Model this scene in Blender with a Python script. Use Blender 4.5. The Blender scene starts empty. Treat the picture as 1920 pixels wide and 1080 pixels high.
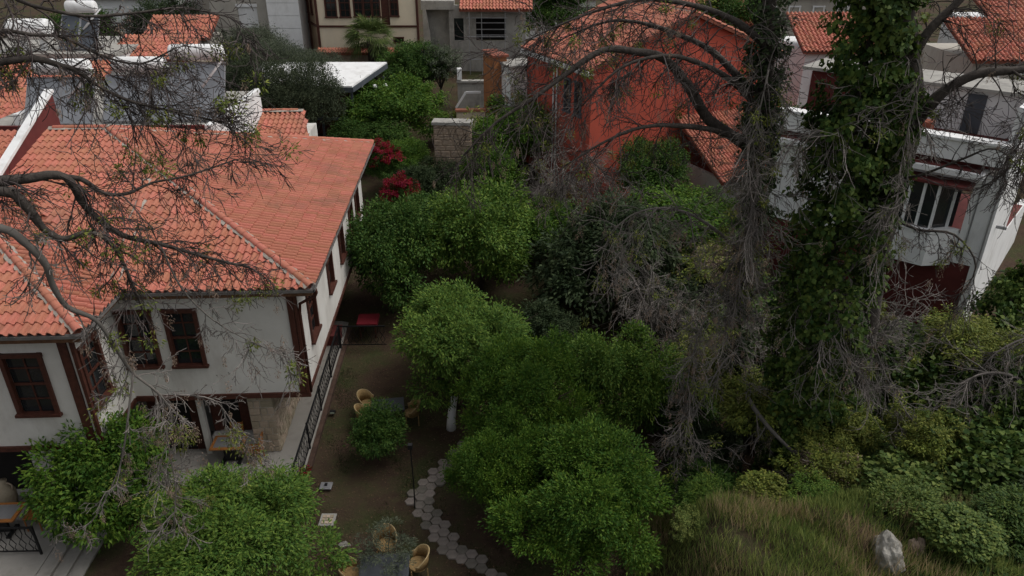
import bpy, bmesh, math, random
import numpy as np
from mathutils import Vector, Matrix
R = math.radians
SC = bpy.context.scene
COL = SC.collection
# ---------------------------------------------------------------- camera, sky, sun, exposure
cd = bpy.data.cameras.new('camera'); cam = bpy.data.objects.new('camera', cd); COL.objects.link(cam)
cam.location = (0, 0, 15.5); cam.rotation_euler = (R(90 - 27), 0, 0)
cd.sensor_width = 36; cd.lens = 36 * 1400 / 1920; cd.clip_end = 5000; cd.clip_start = 0.1
SC.camera = cam
W = bpy.data.worlds.new('World'); SC.world = W; W.use_nodes = True
wn = W.node_tree; wn.nodes.clear()
sky = wn.nodes.new('ShaderNodeTexSky'); sky.sky_type = 'NISHITA'; sky.sun_disc = False
sky.sun_elevation = R(58); sky.sun_rotation = R(85); sky.air_density = 1.0; sky.dust_density = 5.0; sky.ozone_density = 1.0
hs = wn.nodes.new('ShaderNodeHueSaturation'); hs.inputs['Saturation'].default_value = 0.22
bg = wn.nodes.new('ShaderNodeBackground'); bg.inputs['Strength'].default_value = 0.15
wo = wn.nodes.new('ShaderNodeOutputWorld')
wn.links.new(sky.outputs[0], hs.inputs['Color']); wn.links.new(hs.outputs[0], bg.inputs['Color']); wn.links.new(bg.outputs[0], wo.inputs[0])
sl = bpy.data.lights.new('sun', 'SUN'); sl.energy = 1.05; sl.angle = R(32); sl.color = (1, 0.965, 0.92)
sun = bpy.data.objects.new('sun', sl); COL.objects.link(sun)
sd = Vector((math.sin(R(85)) * math.cos(R(58)), math.cos(R(85)) * math.cos(R(58)), math.sin(R(58))))
sun.rotation_euler = (-sd).to_track_quat('-Z', 'Y').to_euler()
SC.view_settings.view_transform = 'Standard'; SC.view_settings.look = 'None'
SC.view_settings.exposure = -0.05; SC.view_settings.gamma = 1
SC.render.engine = 'CYCLES'
SC.cycles.max_bounces = 5; SC.cycles.transparent_max_bounces = 4

# ---------------------------------------------------------------- materials
MATS = {}
def mat(name, col, rough=0.8, var=0.18, scale=3.0, bump=0.15, bscale=40.0, col2=None, island=0.0, spec=0.3, trans=0.0, metal=0.0, stain=None):
    if name in MATS: return MATS[name]
    m = bpy.data.materials.new(name); m.use_nodes = True; MATS[name] = m
    nt = m.node_tree; N = nt.nodes; K = nt.links; N.clear()
    out = N.new('ShaderNodeOutputMaterial'); b = N.new('ShaderNodeBsdfPrincipled')
    b.inputs['Roughness'].default_value = rough; b.inputs['Specular IOR Level'].default_value = spec; b.inputs['Metallic'].default_value = metal
    tc = N.new('ShaderNodeTexCoord')
    c2 = col2 or tuple(max(0, c * (1 - var * 2)) for c in col)
    nz = N.new('ShaderNodeTexNoise'); nz.inputs['Scale'].default_value = scale; nz.inputs['Detail'].default_value = 6; nz.inputs['Roughness'].default_value = 0.65
    K.new(tc.outputs['Object'], nz.inputs['Vector'])
    rp = N.new('ShaderNodeValToRGB'); rp.color_ramp.elements[0].position = 0.32; rp.color_ramp.elements[1].position = 0.68
    rp.color_ramp.elements[0].color = (*c2, 1); rp.color_ramp.elements[1].color = (*col, 1)
    K.new(nz.outputs['Fac'], rp.inputs['Fac'])
    c = rp.outputs['Color']
    if stain:
        n2 = N.new('ShaderNodeTexNoise'); n2.inputs['Scale'].default_value = stain[1]; n2.inputs['Detail'].default_value = 8; n2.inputs['Roughness'].default_value = 0.7
        mp = N.new('ShaderNodeMapping'); mp.inputs['Scale'].default_value = stain[2] if len(stain) > 2 else (1, 1, 1)
        K.new(tc.outputs['Object'], mp.inputs['Vector']); K.new(mp.outputs[0], n2.inputs['Vector'])
        r2 = N.new('ShaderNodeValToRGB'); r2.color_ramp.elements[0].position = 0.5; r2.color_ramp.elements[1].position = 0.72
        K.new(n2.outputs['Fac'], r2.inputs['Fac'])
        mx = N.new('ShaderNodeMixRGB'); mx.inputs['Color2'].default_value = (*stain[0], 1)
        K.new(r2.outputs['Color'], mx.inputs['Fac']); K.new(c, mx.inputs['Color1']); c = mx.outputs[0]
    if island:
        ge = N.new('ShaderNodeNewGeometry'); oi = N.new('ShaderNodeObjectInfo')
        ad = N.new('ShaderNodeMath'); ad.operation = 'ADD'; K.new(ge.outputs['Random Per Island'], ad.inputs[0]); K.new(oi.outputs['Random'], ad.inputs[1])
        fr = N.new('ShaderNodeMath'); fr.operation = 'FRACT'; K.new(ad.outputs[0], fr.inputs[0])
        mr = N.new('ShaderNodeMapRange'); mr.inputs['To Min'].default_value = 1 - island; mr.inputs['To Max'].default_value = 1 + island
        K.new(fr.outputs[0], mr.inputs['Value'])
        h = N.new('ShaderNodeHueSaturation'); K.new(mr.outputs[0], h.inputs['Value']); K.new(c, h.inputs['Color'])
        m2 = N.new('ShaderNodeMapRange'); m2.inputs['To Min'].default_value = 0.5 + 0.028 * island / 0.4; m2.inputs['To Max'].default_value = 0.5 - 0.028 * island / 0.4
        K.new(fr.outputs[0], m2.inputs['Value']); K.new(m2.outputs[0], h.inputs['Hue'])
        c = h.outputs[0]
    K.new(c, b.inputs['Base Color'])
    if bump:
        nb = N.new('ShaderNodeTexNoise'); nb.inputs['Scale'].default_value = bscale; nb.inputs['Detail'].default_value = 4
        K.new(tc.outputs['Object'], nb.inputs['Vector'])
        bp = N.new('ShaderNodeBump'); bp.inputs['Strength'].default_value = bump; bp.inputs['Distance'].default_value = 0.02
        K.new(nb.outputs['Fac'], bp.inputs['Height']); K.new(bp.outputs[0], b.inputs['Normal'])
    sh = b.outputs[0]
    if trans:
        t = N.new('ShaderNodeBsdfTranslucent'); K.new(c, t.inputs['Color'])
        ms = N.new('ShaderNodeMixShader'); ms.inputs[0].default_value = trans
        K.new(sh, ms.inputs[1]); K.new(t.outputs[0], ms.inputs[2]); sh = ms.outputs[0]
    K.new(sh, out.inputs['Surface'])
    return m

def leafmat(name, c1, c2, isl=0.4, rough=0.62, trans=0.25):
    return mat(name, c1, rough=rough, col2=c2, scale=0.9, bump=0, island=isl, trans=trans, spec=0.16)
tile_m = mat('terracotta_tile', (0.45, 0.175, 0.115), 0.85, col2=(0.36, 0.125, 0.082), scale=1.1, bump=0.25, bscale=30, island=0.11, stain=((0.27, 0.125, 0.085), 0.7))
deck_m = mat('old_terracotta', (0.25, 0.08, 0.05), 0.9)
mortar_m = mat('mortar', (0.40, 0.36, 0.31), 0.95, var=0.2, scale=6, bump=0.5)
white_m = mat('lime_plaster', (0.61, 0.59, 0.55), 0.9, col2=(0.53, 0.51, 0.47), scale=1.2, bump=0.12, bscale=25, stain=((0.42, 0.39, 0.355), 0.9, (1, 1, 0.35)))
wood_m = mat('dark_brown_wood', (0.085, 0.028, 0.018), 0.6, var=0.25, scale=9, bump=0.2)
soffit_m = mat('weathered_eave_wood', (0.17, 0.085, 0.045), 0.8, var=0.25, scale=7, bump=0.3)
gutter_m = mat('grey_gutter', (0.19, 0.175, 0.165), 0.6, var=0.2, scale=5)
glass_m = mat('dark_glass', (0.02, 0.024, 0.026), 0.08, var=0.2, scale=1, bump=0, spec=0.6)
dark_m = mat('interior_shade_paint', (0.012, 0.010, 0.009), 0.9, bump=0)  # near-black colour standing in for the shade inside openings
stone_m = mat('pale_limestone', (0.42, 0.35, 0.26), 0.9, col2=(0.31, 0.25, 0.18), scale=4, bump=0.6, bscale=18, island=0.22)
joint_m = mat('stone_joint', (0.50, 0.45, 0.38), 0.95, var=0.15, bump=0.4)
terr_m = mat('travertine_floor', (0.30, 0.285, 0.255), 0.75, col2=(0.23, 0.215, 0.195), scale=1.6, bump=0.1, stain=((0.17, 0.155, 0.14), 1.6))
iron_m = mat('black_iron', (0.012, 0.012, 0.013), 0.5, bump=0.1)
bark_m = mat('grey_bark', (0.085, 0.072, 0.062), 0.95, var=0.3, scale=8, bump=0.8, bscale=20)
twig_m = mat('grey_twig', (0.185, 0.165, 0.148), 0.9, var=0.25, scale=0.7, bump=0, island=0.35)
twigd_m = mat('dark_twig', (0.078, 0.064, 0.058), 0.9, var=0.25, scale=0.7, bump=0, island=0.4)
seed_m = mat('dry_seed', (0.36, 0.27, 0.20), 0.9, var=0.2, bump=0, island=0.3, trans=0.2)
trunk_m = mat('brown_bark', (0.06, 0.045, 0.034), 0.95, var=0.3, scale=8, bump=0.6)
red_m = mat('red_painted_wall', (0.50, 0.094, 0.058), 0.85, col2=(0.43, 0.08, 0.05), scale=0.7, bump=0.1, stain=((0.36, 0.075, 0.05), 0.5))
redd_m = mat('maroon_paint', (0.135, 0.030, 0.027), 0.8, var=0.15, scale=1.5)
cream_m = mat('cream_plaster', (0.78, 0.67, 0.50), 0.9, var=0.05, scale=1, stain=((0.66, 0.57, 0.43), 0.6, (1, 1, 0.4)))
conc_m = mat('bare_concrete', (0.37, 0.355, 0.32), 0.95, col2=(0.25, 0.24, 0.22), scale=1.6, bump=0.3, stain=((0.16, 0.15, 0.14), 1.3, (1, 1, 0.4)))
beige_m = mat('beige_render', (0.43, 0.40, 0.345), 0.9, var=0.08, scale=1.5, stain=((0.3, 0.28, 0.25), 0.7, (1, 1, 0.3)))
pure_m = mat('white_paint', (0.78, 0.78, 0.77), 0.6, var=0.05, scale=1.5, stain=((0.55, 0.54, 0.52), 1.2, (1, 1, 0.4)))
panel_m = mat('sky_tinted_solar_glass', (0.24, 0.255, 0.275), 0.25, var=0.15, scale=2, bump=0, spec=0.6)  # grey of the reflected sky is put into the base colour
alu_m = mat('aluminium', (0.36, 0.36, 0.37), 0.45, var=0.1, metal=0.6, bump=0)
slate_m = mat('dark_grey_paint', (0.075, 0.085, 0.10), 0.6, var=0.15)
orange_m = mat('orange_wood', (0.34, 0.135, 0.035), 0.5, var=0.2, scale=8)
wicker_m = mat('yellow_wicker', (0.38, 0.25, 0.105), 0.7, var=0.25, scale=25, bump=0.6, bscale=90)
table_m = mat('grey_table', (0.06, 0.066, 0.075), 0.5, var=0.15)
cloth_m = mat('red_cloth', (0.17, 0.010, 0.018), 0.85, var=0.15)
paver_m = mat('hexagonal_concrete', (0.205, 0.18, 0.155), 0.95, col2=(0.14, 0.122, 0.105), scale=5, bump=0.5, island=0.25)
rock_m = mat('pale_rock', (0.33, 0.315, 0.28), 0.95, col2=(0.13, 0.122, 0.105), scale=4.5, bump=0.9, bscale=9)
ruin_m = mat('rubble_wall', (0.33, 0.25, 0.185), 0.95, col2=(0.20, 0.15, 0.11), scale=2.5, bump=0.9, bscale=7, stain=((0.36, 0.32, 0.27), 1.1))
grass_m = leafmat('dry_green_grass', (0.25, 0.29, 0.085), (0.12, 0.18, 0.045), 0.45, 0.7)
straw_m = leafmat('straw_grass', (0.42, 0.33, 0.18), (0.30, 0.23, 0.12), 0.35, 0.8)
lawn_m = leafmat('lawn_grass', (0.045, 0.062, 0.020), (0.030, 0.045, 0.014), 0.4, 0.7)
citrus_m = leafmat('citrus_leaf', (0.072, 0.140, 0.026), (0.034, 0.075, 0.016))
citrusl_m = leafmat('light_citrus_leaf', (0.120, 0.200, 0.032), (0.060, 0.120, 0.020))
bright_m = leafmat('bright_leaf', (0.100, 0.185, 0.022), (0.038, 0.090, 0.013))
dull_m = leafmat('dull_leaf', (0.052, 0.075, 0.033), (0.030, 0.050, 0.020))
olive_m = leafmat('olive_leaf', (0.115, 0.135, 0.088), (0.062, 0.078, 0.050), 0.35)
olived_m = leafmat('dark_olive_leaf', (0.070, 0.088, 0.046), (0.036, 0.048, 0.026), 0.35)
ivy_m = leafmat('ivy_leaf', (0.085, 0.140, 0.028), (0.036, 0.066, 0.015), 0.5)
ivyl_m = leafmat('light_ivy_leaf', (0.125, 0.175, 0.040), (0.060, 0.10, 0.024), 0.45)
yellow_m = leafmat('young_leaf', (0.175, 0.225, 0.040), (0.115, 0.125, 0.030), 0.4)
bract_m = leafmat('red_bract', (0.27, 0.010, 0.022), (0.16, 0.006, 0.014), 0.4)
palm_m = leafmat('palm_leaf', (0.115, 0.155, 0.045), (0.065, 0.10, 0.028), 0.3)

# ---------------------------------------------------------------- helpers
def tag(o, label=None, cat=None, group=None, kind=None):
    if label: o['label'] = label
    if cat: o['category'] = cat
    if group: o['group'] = group
    if kind: o['kind'] = kind
    return o
def thing(name, loc, label, cat, rz=0.0, group=None):
    o = bpy.data.objects.new(name, None); COL.objects.link(o); o.empty_display_size = 0.3
    o.location = loc; o.rotation_euler = (0, 0, rz)
    return tag(o, label, cat, group)
def link(name, me, parent=None, m=None):
    o = bpy.data.objects.new(name, me); COL.objects.link(o); o.parent = parent
    if m is not None:
        if not me.materials: me.materials.append(m)
        elif me.materials[0] != m:
            o.material_slots[0].link = 'OBJECT'; o.material_slots[0].material = m
    return o
def copy_tree(o, parent=None):
    c = o.copy(); COL.objects.link(c); c.parent = parent
    for ch in list(o.children): copy_tree(ch, c)
    return c
class MB:
    def __init__(s): s.v = []; s.f = []
    def add(s, V, F):
        n = len(s.v); s.v.extend(V); s.f.extend([tuple(i + n for i in f) for f in F]); return s
    def box(s, a, b, rz=0.0, c=None):
        x0, y0, z0 = a; x1, y1, z1 = b
        V = [(x0, y0, z0), (x1, y0, z0), (x1, y1, z0), (x0, y1, z0), (x0, y0, z1), (x1, y0, z1), (x1, y1, z1), (x0, y1, z1)]
        return s.add(V, [(0, 3, 2, 1), (4, 5, 6, 7), (0, 1, 5, 4), (1, 2, 6, 5), (2, 3, 7, 6), (3, 0, 4, 7)])
    def prism(s, poly, z0, z1):
        n = len(poly)
        if sum(poly[i][0] * poly[(i + 1) % n][1] - poly[(i + 1) % n][0] * poly[i][1] for i in range(n)) < 0: poly = poly[::-1]
        V = [(x, y, z0) for x, y in poly] + [(x, y, z1) for x, y in poly]
        return s.add(V, [tuple(range(n))[::-1], tuple(range(n, 2 * n))] + [(i, (i + 1) % n, n + (i + 1) % n, n + i) for i in range(n)])
    def slab(s, P, t):                      # planar 3D polygon thickened downwards
        n = len(P)
        V = [tuple(p) for p in P] + [(p[0], p[1], p[2] - t) for p in P]
        return s.add(V, [tuple(range(n)), tuple(range(n, 2 * n))[::-1]] + [((i + 1) % n, i, n + i, n + (i + 1) % n) for i in range(n)])
    def beam(s, p, q, w, h, up=(0, 0, 1)):
        p = Vector(p); q = Vector(q); d = (q - p).normalized(); sd_ = d.cross(Vector(up))
        if sd_.length < 1e-4: sd_ = Vector((1, 0, 0))
        sd_.normalize(); u = sd_.cross(d)
        V = [tuple(c + sd_ * a * w / 2 + u * b * h / 2) for c in (p, q) for a, b in ((-1, -1), (1, -1), (1, 1), (-1, 1))]
        return s.add(V, [(0, 1, 2, 3), (7, 6, 5, 4), (0, 4, 5, 1), (1, 5, 6, 2), (2, 6, 7, 3), (3, 7, 4, 0)])
    def tube(s, P, rad, n=6, cap=True):
        P = [Vector(p) for p in P]; k = len(P)
        if not hasattr(rad, '__len__'): rad = [rad] * k
        base = len(s.v); prev = None
        for i in range(k):
            d = (P[min(i + 1, k - 1)] - P[max(i - 1, 0)])
            if d.length < 1e-6: d = Vector((0, 0, 1))
            d.normalize()
            if prev is None:
                a = d.orthogonal().normalized()
            else:
                a = prev - d * prev.dot(d)
                a = a.normalized() if a.length > 1e-5 else d.orthogonal().normalized()
            prev = a; b = d.cross(a)
            for j in range(n):
                t = 2 * math.pi * j / n
                s.v.append(tuple(P[i] + (a * math.cos(t) + b * math.sin(t)) * rad[i]))
        for i in range(k - 1):
            for j in range(n):
                j2 = (j + 1) % n
                s.f.append((base + i * n + j, base + i * n + j2, base + (i + 1) * n + j2, base + (i + 1) * n + j))
        if cap:
            s.f.append(tuple(base + j for j in range(n))[::-1]); s.f.append(tuple(base + (k - 1) * n + j for j in range(n)))
        return s
    def mesh(s, name, smooth=False):
        me = bpy.data.meshes.new(name); me.from_pydata(s.v, [], s.f); me.update()
        if smooth: me.polygons.foreach_set('use_smooth', [True] * len(me.polygons))
        return me
    def build(s, name, m, parent=None, smooth=False):
        return link(name, s.mesh(name, smooth), parent, m)
def bevel(o, w=0.01, seg=2):
    md = o.modifiers.new('bevel', 'BEVEL'); md.width = w; md.segments = seg; md.limit_method = 'ANGLE'; return o
def S(t):
    t = max(0.0, min(1.0, t)); return t * t * (3 - 2 * t)
def hsh(x, y):
    return (math.sin(x * 1.7 + 0.3) * math.cos(y * 1.3 + 1.1) + math.sin(x * 3.9 + y * 2.7) * 0.5)
def gz(x, y):
    z = -0.2 + 0.15 * max(0, y - 26) - 0.09 * max(0, y - 58) - 0.06 * max(0, y - 140)
    b = 3.0 * S((x - 3.0) / 2.2) * S((17.0 - y) / 4.0)
    r = 2.2 * S((x - 9) / 4) * S((25 - y) / 8)
    k = max(b, r)
    return z + k + 0.2 * hsh(x, y) * min(1, k) + 0.02 * hsh(x * 1.3, y * 1.3)

def leaf_mesh(name, P, D, U, L, Wd, fold=0.18):
    n = len(P)
    D = D / (np.linalg.norm(D, axis=1, keepdims=True) + 1e-9)
    Sd = np.cross(D, U); Sd /= (np.linalg.norm(Sd, axis=1, keepdims=True) + 1e-9)
    Nn = np.cross(Sd, D)
    L = np.broadcast_to(L, (n,))[:, None]; Wd = np.broadcast_to(Wd, (n,))[:, None]
    v = np.empty((n, 4, 3), np.float32)
    v[:, 0] = P; m_ = P + D * L * 0.45 + Nn * Wd * fold
    v[:, 1] = m_ + Sd * Wd * 0.5; v[:, 2] = P + D * L - Nn * L * 0.08; v[:, 3] = m_ - Sd * Wd * 0.5
    me = bpy.data.meshes.new(name)
    me.vertices.add(n * 4); me.vertices.foreach_set('co', v.ravel())
    me.loops.add(n * 4); me.loops.foreach_set('vertex_index', np.arange(n * 4, dtype=np.int32))
    me.polygons.add(n); me.polygons.foreach_set('loop_start', np.arange(0, n * 4, 4, dtype=np.int32))
    me.polygons.foreach_set('loop_total', np.full(n, 4, np.int32))
    me.update(calc_edges=True); me.validate()
    return me
def rdir(rg, n):
    d = rg.normal(size=(n, 3)); return d / np.linalg.norm(d, axis=1, keepdims=True)
def crown_mesh(name, seed, lobes, nclump, per, rc, L, Wd, droop=0.25, zmin=-0.55, inner=0.25):
    """leaf clumps over the skin (and some inside) of a handful of lobes"""
    rg = np.random.default_rng(seed)
    lb = np.array(lobes, float); w = lb[:, 3] ** 2; w /= w.sum()
    pick = rg.choice(len(lb), size=nclump, p=w)
    d = rdir(rg, nclump); d[:, 2] = np.maximum(d[:, 2], zmin + 0.3 * rg.random(nclump)); d /= np.linalg.norm(d, axis=1, keepdims=True)
    rr = np.where(rg.random(nclump) < inner, rg.uniform(0.35, 0.8, nclump), rg.uniform(0.82, 1.1, nclump))
    C = lb[pick, :3] + d * (lb[pick, 3] * rr)[:, None]
    cs = rg.uniform(0.6, 1.3, nclump)
    idx = np.repeat(np.arange(nclump), per); n = len(idx)
    out = d[idx]
    off = rdir(rg, n); off += out * 0.35
    P = C[idx] + off * (rc * cs[idx] * rg.random(n) ** 0.6)[:, None]
    D = off * 0.6 + out * 0.55 + rdir(rg, n) * 0.55; D[:, 2] -= droop
    U = out * 0.6 + rdir(rg, n) * 0.6; U[:, 2] += 0.5
    return leaf_mesh(name, P, D, U, L * rg.uniform(0.7, 1.2, n), Wd * rg.uniform(0.75, 1.2, n))
def lobes(seed, n, spread=0.66, rmin=0.28, rmax=0.56, flat=0.85, core=0.66):
    rn = random.Random(seed); out = [(0, 0, -0.05, core)]
    for i in range(n):
        a = 2.39996 * i + rn.random() * 0.5; e = rn.uniform(-0.4, 1.25)
        q = rn.uniform(0.82, 1.12) * spread; out.append((math.cos(a) * q * math.cos(e), math.sin(a) * q * math.cos(e), math.sin(e) * q * flat, rn.uniform(rmin, rmax)))
    return out
# ---------------------------------------------------------------- the ground
def ground():
    def axis(lo, hi, step, far):
        a = list(np.arange(lo, hi + 1e-6, step)); s = step; x = hi
        while x < far: s *= 1.5; x += s; a.append(x)
        s = step; x = lo; pre = []
        while x > -far: s *= 1.5; x -= s; pre.append(x)
        return pre[::-1] + a
    X = axis(-24, 26, 0.5, 1500); Y = axis(4, 62, 0.5, 1500)
    V = [(x, y, gz(x, y)) for y in Y for x in X]; nx = len(X)
    F = [(j * nx + i, j * nx + i + 1, (j + 1) * nx + i + 1, (j + 1) * nx + i) for j in range(len(Y) - 1) for i in range(nx - 1)]
    m = bpy.data.materials.new('garden_soil'); m.use_nodes = True; nt = m.node_tree; N = nt.nodes; K = nt.links
    b = N['Principled BSDF']; b.inputs['Roughness'].default_value = 0.95; b.inputs['Specular IOR Level'].default_value = 0.1
    tc = N.new('ShaderNodeTexCoord')
    def noise(sc, det=8, ro=0.7):
        n = N.new('ShaderNodeTexNoise'); n.inputs['Scale'].default_value = sc; n.inputs['Detail'].default_value = det; n.inputs['Roughness'].default_value = ro
        K.new(tc.outputs['Object'], n.inputs['Vector']); return n.outputs['Fac']
    def ramp(f, p0, p1, c0, c1):
        r = N.new('ShaderNodeValToRGB'); e = r.color_ramp.elements; e[0].position = p0; e[1].position = p1; e[0].color = (*c0, 1); e[1].color = (*c1, 1); K.new(f, r.inputs[0]); return r.outputs[0]
    soil = ramp(noise(2.2), 0.3, 0.7, (0.042, 0.028, 0.020), (0.085, 0.055, 0.038))
    grs = ramp(noise(9), 0.3, 0.7, (0.028, 0.034, 0.014), (0.060, 0.062, 0.026))
    fac = ramp(noise(0.55, 10, 0.75), 0.44, 0.60, (0, 0, 0), (1, 1, 1))
    mx = N.new('ShaderNodeMixRGB'); K.new(fac, mx.inputs[0]); K.new(soil, mx.inputs[1]); K.new(grs, mx.inputs[2])
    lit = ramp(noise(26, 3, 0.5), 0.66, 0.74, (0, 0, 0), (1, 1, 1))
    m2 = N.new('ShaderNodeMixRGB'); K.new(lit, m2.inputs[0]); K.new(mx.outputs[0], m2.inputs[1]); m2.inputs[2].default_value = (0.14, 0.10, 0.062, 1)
    K.new(m2.outputs[0], b.inputs['Base Color'])
    bp = N.new('ShaderNodeBump'); bp.inputs['Strength'].default_value = 0.8; bp.inputs['Distance'].default_value = 0.05
    K.new(noise(14), bp.inputs['Height']); K.new(bp.outputs[0], b.inputs['Normal'])
    mb = MB(); mb.v = V; mb.f = F
    tag(mb.build('ground', m, None, True), 'brown garden soil with patchy grass under the trees', kind='structure')
ground()

# ---------------------------------------------------------------- the courtyard house
HZ = R(2.75); HO = (-5.52, 18.25, 0.0)
def hw(u, v, z=0.0):
    return (HO[0] + math.cos(HZ) * u - math.sin(HZ) * v, HO[1] + math.sin(HZ) * u + math.cos(HZ) * v, z)
house = thing('courtyard_house', HO, 'two storey white plaster house with dark wood trim and red tiled hip roof', 'house', HZ)

def wall_mesh(mb, p, d, length, z0, z1, th, ops):
    """wall from p along unit 2D d; th is the thickness to the left of d; ops = (a, b, za, zb) holes"""
    nx_, ny_ = -d[1] * th, d[0] * th
    xs = sorted({0, length, *[o[0] for o in ops], *[o[1] for o in ops]}); zs = sorted({z0, z1, *[o[2] for o in ops], *[o[3] for o in ops]})
    for i in range(len(xs) - 1):
        run = None
        for j in range(len(zs) - 1):
            cx = (xs[i] + xs[i + 1]) / 2; cz = (zs[j] + zs[j + 1]) / 2
            hole = any(o[0] < cx < o[1] and o[2] < cz < o[3] for o in ops)
            if not hole:
                run = (run[0], zs[j + 1]) if run else (zs[j], zs[j + 1])
            if (hole or j == len(zs) - 2) and run:
                a = (p[0] + d[0] * xs[i], p[1] + d[1] * xs[i]); b = (p[0] + d[0] * xs[i + 1], p[1] + d[1] * xs[i + 1])
                mb.prism([a, b, (b[0] + nx_, b[1] + ny_), (a[0] + nx_, a[1] + ny_)], run[0], run[1]); run = None
    return mb
def window(parent, p, d, w, z0, z1, cols=2, rows=4, fw=0.11, name='window', fm=None, gm=None, recess=0.1, mw=0.035):
    """window in the opening starting at p along d (outside is to the right of d)"""
    fm = fm or wood_m; n = (d[1], -d[0])
    def q(a, o, z): return (p[0] + d[0] * a + n[0] * o, p[1] + d[1] * a + n[1] * o, z)
    mb = MB(); mb.beam(q(-0.04, 0.012, z1 - fw / 2 + 0.02), q(w + 0.04, 0.012, z1 - fw / 2 + 0.02), 0.16, fw)
    o = mb.build('window', fm, parent); o.name = name
    for a in (fw / 2 - 0.02, w - fw / 2 + 0.02): MB().beam(q(a, 0.0, z0 - 0.03), q(a, 0.0, z1 + 0.03), 0.13, fw, up=(d[0], d[1], 0)).build('jamb', fm, o)
    mb = MB(); mb.beam(q(-0.06, 0.025, z0 + 0.03), q(w + 0.06, 0.025, z0 + 0.03), 0.2, 0.08); mb.build('sill', fm, o)
    mb = MB(); g0 = q(fw - 0.03, -recess, 0)
    mb.beam(q(fw - 0.03, -recess, (z0 + z1) / 2), q(w - fw + 0.03, -recess, (z0 + z1) / 2), 0.012, z1 - z0 - 0.1); mb.build('pane', gm or glass_m, o)
    for i in range(1, cols):
        a = fw + (w - 2 * fw) * i / cols; MB().beam(q(a, -recess + 0.02, z0 + 0.05), q(a, -recess + 0.02, z1 - 0.08), 0.035, mw, up=(d[0], d[1], 0)).build('glazing_bar', fm, o)
    for j in range(1, rows):
        z = z0 + (z1 - z0) * j / rows; MB().beam(q(fw - 0.02, -recess + (0.045 if j * 2 == rows else 0.022), z), q(w - fw + 0.02, -recess + (0.045 if j * 2 == rows else 0.022), z), 0.04, mw * (2.0 if j * 2 == rows else 1)).build('glazing_bar', fm, o)
    return o
UZ0, UZ1 = 2.45, 6.0
SZ, TZ = 3.52, 5.42
# front wall of the main block, faces -v
mb = MB(); wall_mesh(mb, (-5.7, 0.4), (1, 0), 5.1, UZ0, UZ1, 0.25, [(0.08, 1.03, SZ, TZ), (1.38, 2.30, SZ, TZ)])
wall = mb.build('wall', white_m, house)
window(house, (-5.62, 0.4), (1, 0), 0.95, SZ, TZ); window(house, (-4.32, 0.4), (1, 0), 0.92, SZ, TZ)
# right wall of the main block, faces +u
rops = [(1.2, 2.25, SZ - 0.05, TZ), (4.4, 5.35, SZ, TZ), (6.9, 7.85, SZ, TZ), (9.4, 10.35, SZ, TZ), (11.2, 12.15, SZ, TZ)]
mb = MB(); wall_mesh(mb, (-0.6, 0.402), (0, 1), 13.4, UZ0, UZ1, 0.25, rops); mb.build('wall', white_m, house)
for a, b, z0, z1 in rops: window(house, (-0.6, 0.4 + a), (0, 1), b - a, z0, z1)
# wing
mb = MB(); wall_mesh(mb, (-5.7, -1.8), (0, 1), 2.2, UZ0, UZ1, 0.25, [(0.1, 1.1, SZ, TZ)]); mb.build('wall', white_m, house)
window(house, (-5.7, -1.7), (0, 1), 1.0, SZ, TZ)
mb = MB(); wall_mesh(mb, (-13.5, -1.798), (1, 0), 7.8, UZ0, UZ1, 0.25, [(5.9, 6.95, SZ, TZ), (3.9, 4.9, SZ, TZ)]); mb.build('wall', white_m, house)
window(house, (-7.6, -1.8), (1, 0), 1.05, SZ, TZ); window(house, (-9.6, -1.8), (1, 0), 1.0, SZ, TZ)
mb = MB(); wall_mesh(mb, (-0.86, 13.8), (-1, 0), 12.6, UZ0, UZ1, 0.25, []); wall_mesh(mb, (-13.5, 13.5), (0, -1), 15.0, UZ0, UZ1, 0.25, []); mb.build('wall', white_m, house)
# floor slab of the upper storey and the brown bands
mb = MB(); mb.prism([(-13.4, -1.7), (-5.8, -1.7), (-5.8, 0.5), (-0.7, 0.5), (-0.7, 13.7), (-13.4, 13.7)], 2.34, 2.447); mb.build('floor_slab', soffit_m, house)
def band(p, q, z, h, t=0.09, name='trim_board', m=None): return MB().beam((*p, z), (*q, z), t, h).build(name, m or wood_m, house)
band((-5.66, 0.38), (-0.52, 0.38), 2.44, 0.16); band((-0.58, 0.45), (-0.58, 13.8), 2.44, 0.12, 0.06); band((-5.68, -1.74), (-5.68, 0.3), 2.44, 0.14, 0.07)
band((-13.5, -1.82), (-5.62, -1.82), 2.44, 0.15)
# corner posts and soffit
def post(u, v, w, dpt): return MB().box((u, v, 2.53), (u + w, v + dpt, 5.92)).build('corner_post', wood_m, house)
post(-0.82, 0.34, 0.17, 0.07); post(-0.63, 0.33, 0.09, 0.10); post(-6.05, -1.86, 0.22, 0.07); post(-5.74, -1.87, 0.09, 0.10)
ZE = 6.2; KS = 0.26
def fascia(p, q, h=0.2): MB().beam((*p, 6.04), (*q, 6.04), 0.05, h).build('fascia_board', soffit_m, house)
fascia((-5.25, 0.05), (-0.05, 0.05)); fascia((-0.03, 0.02), (-0.03, 14.1)); fascia((-5.25, -2.15), (-5.25, 0.03)); fascia((-13.6, -2.17), (-5.22, -2.17))
mb = MB(); mb.prism([(-13.6, -2.1), (-5.3, -2.1), (-5.3, 0.1), (-0.08, 0.1), (-0.08, 14.0), (-13.6, 14.0)], 5.90, 5.955); mb.build('soffit', wood_m, house)
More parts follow.
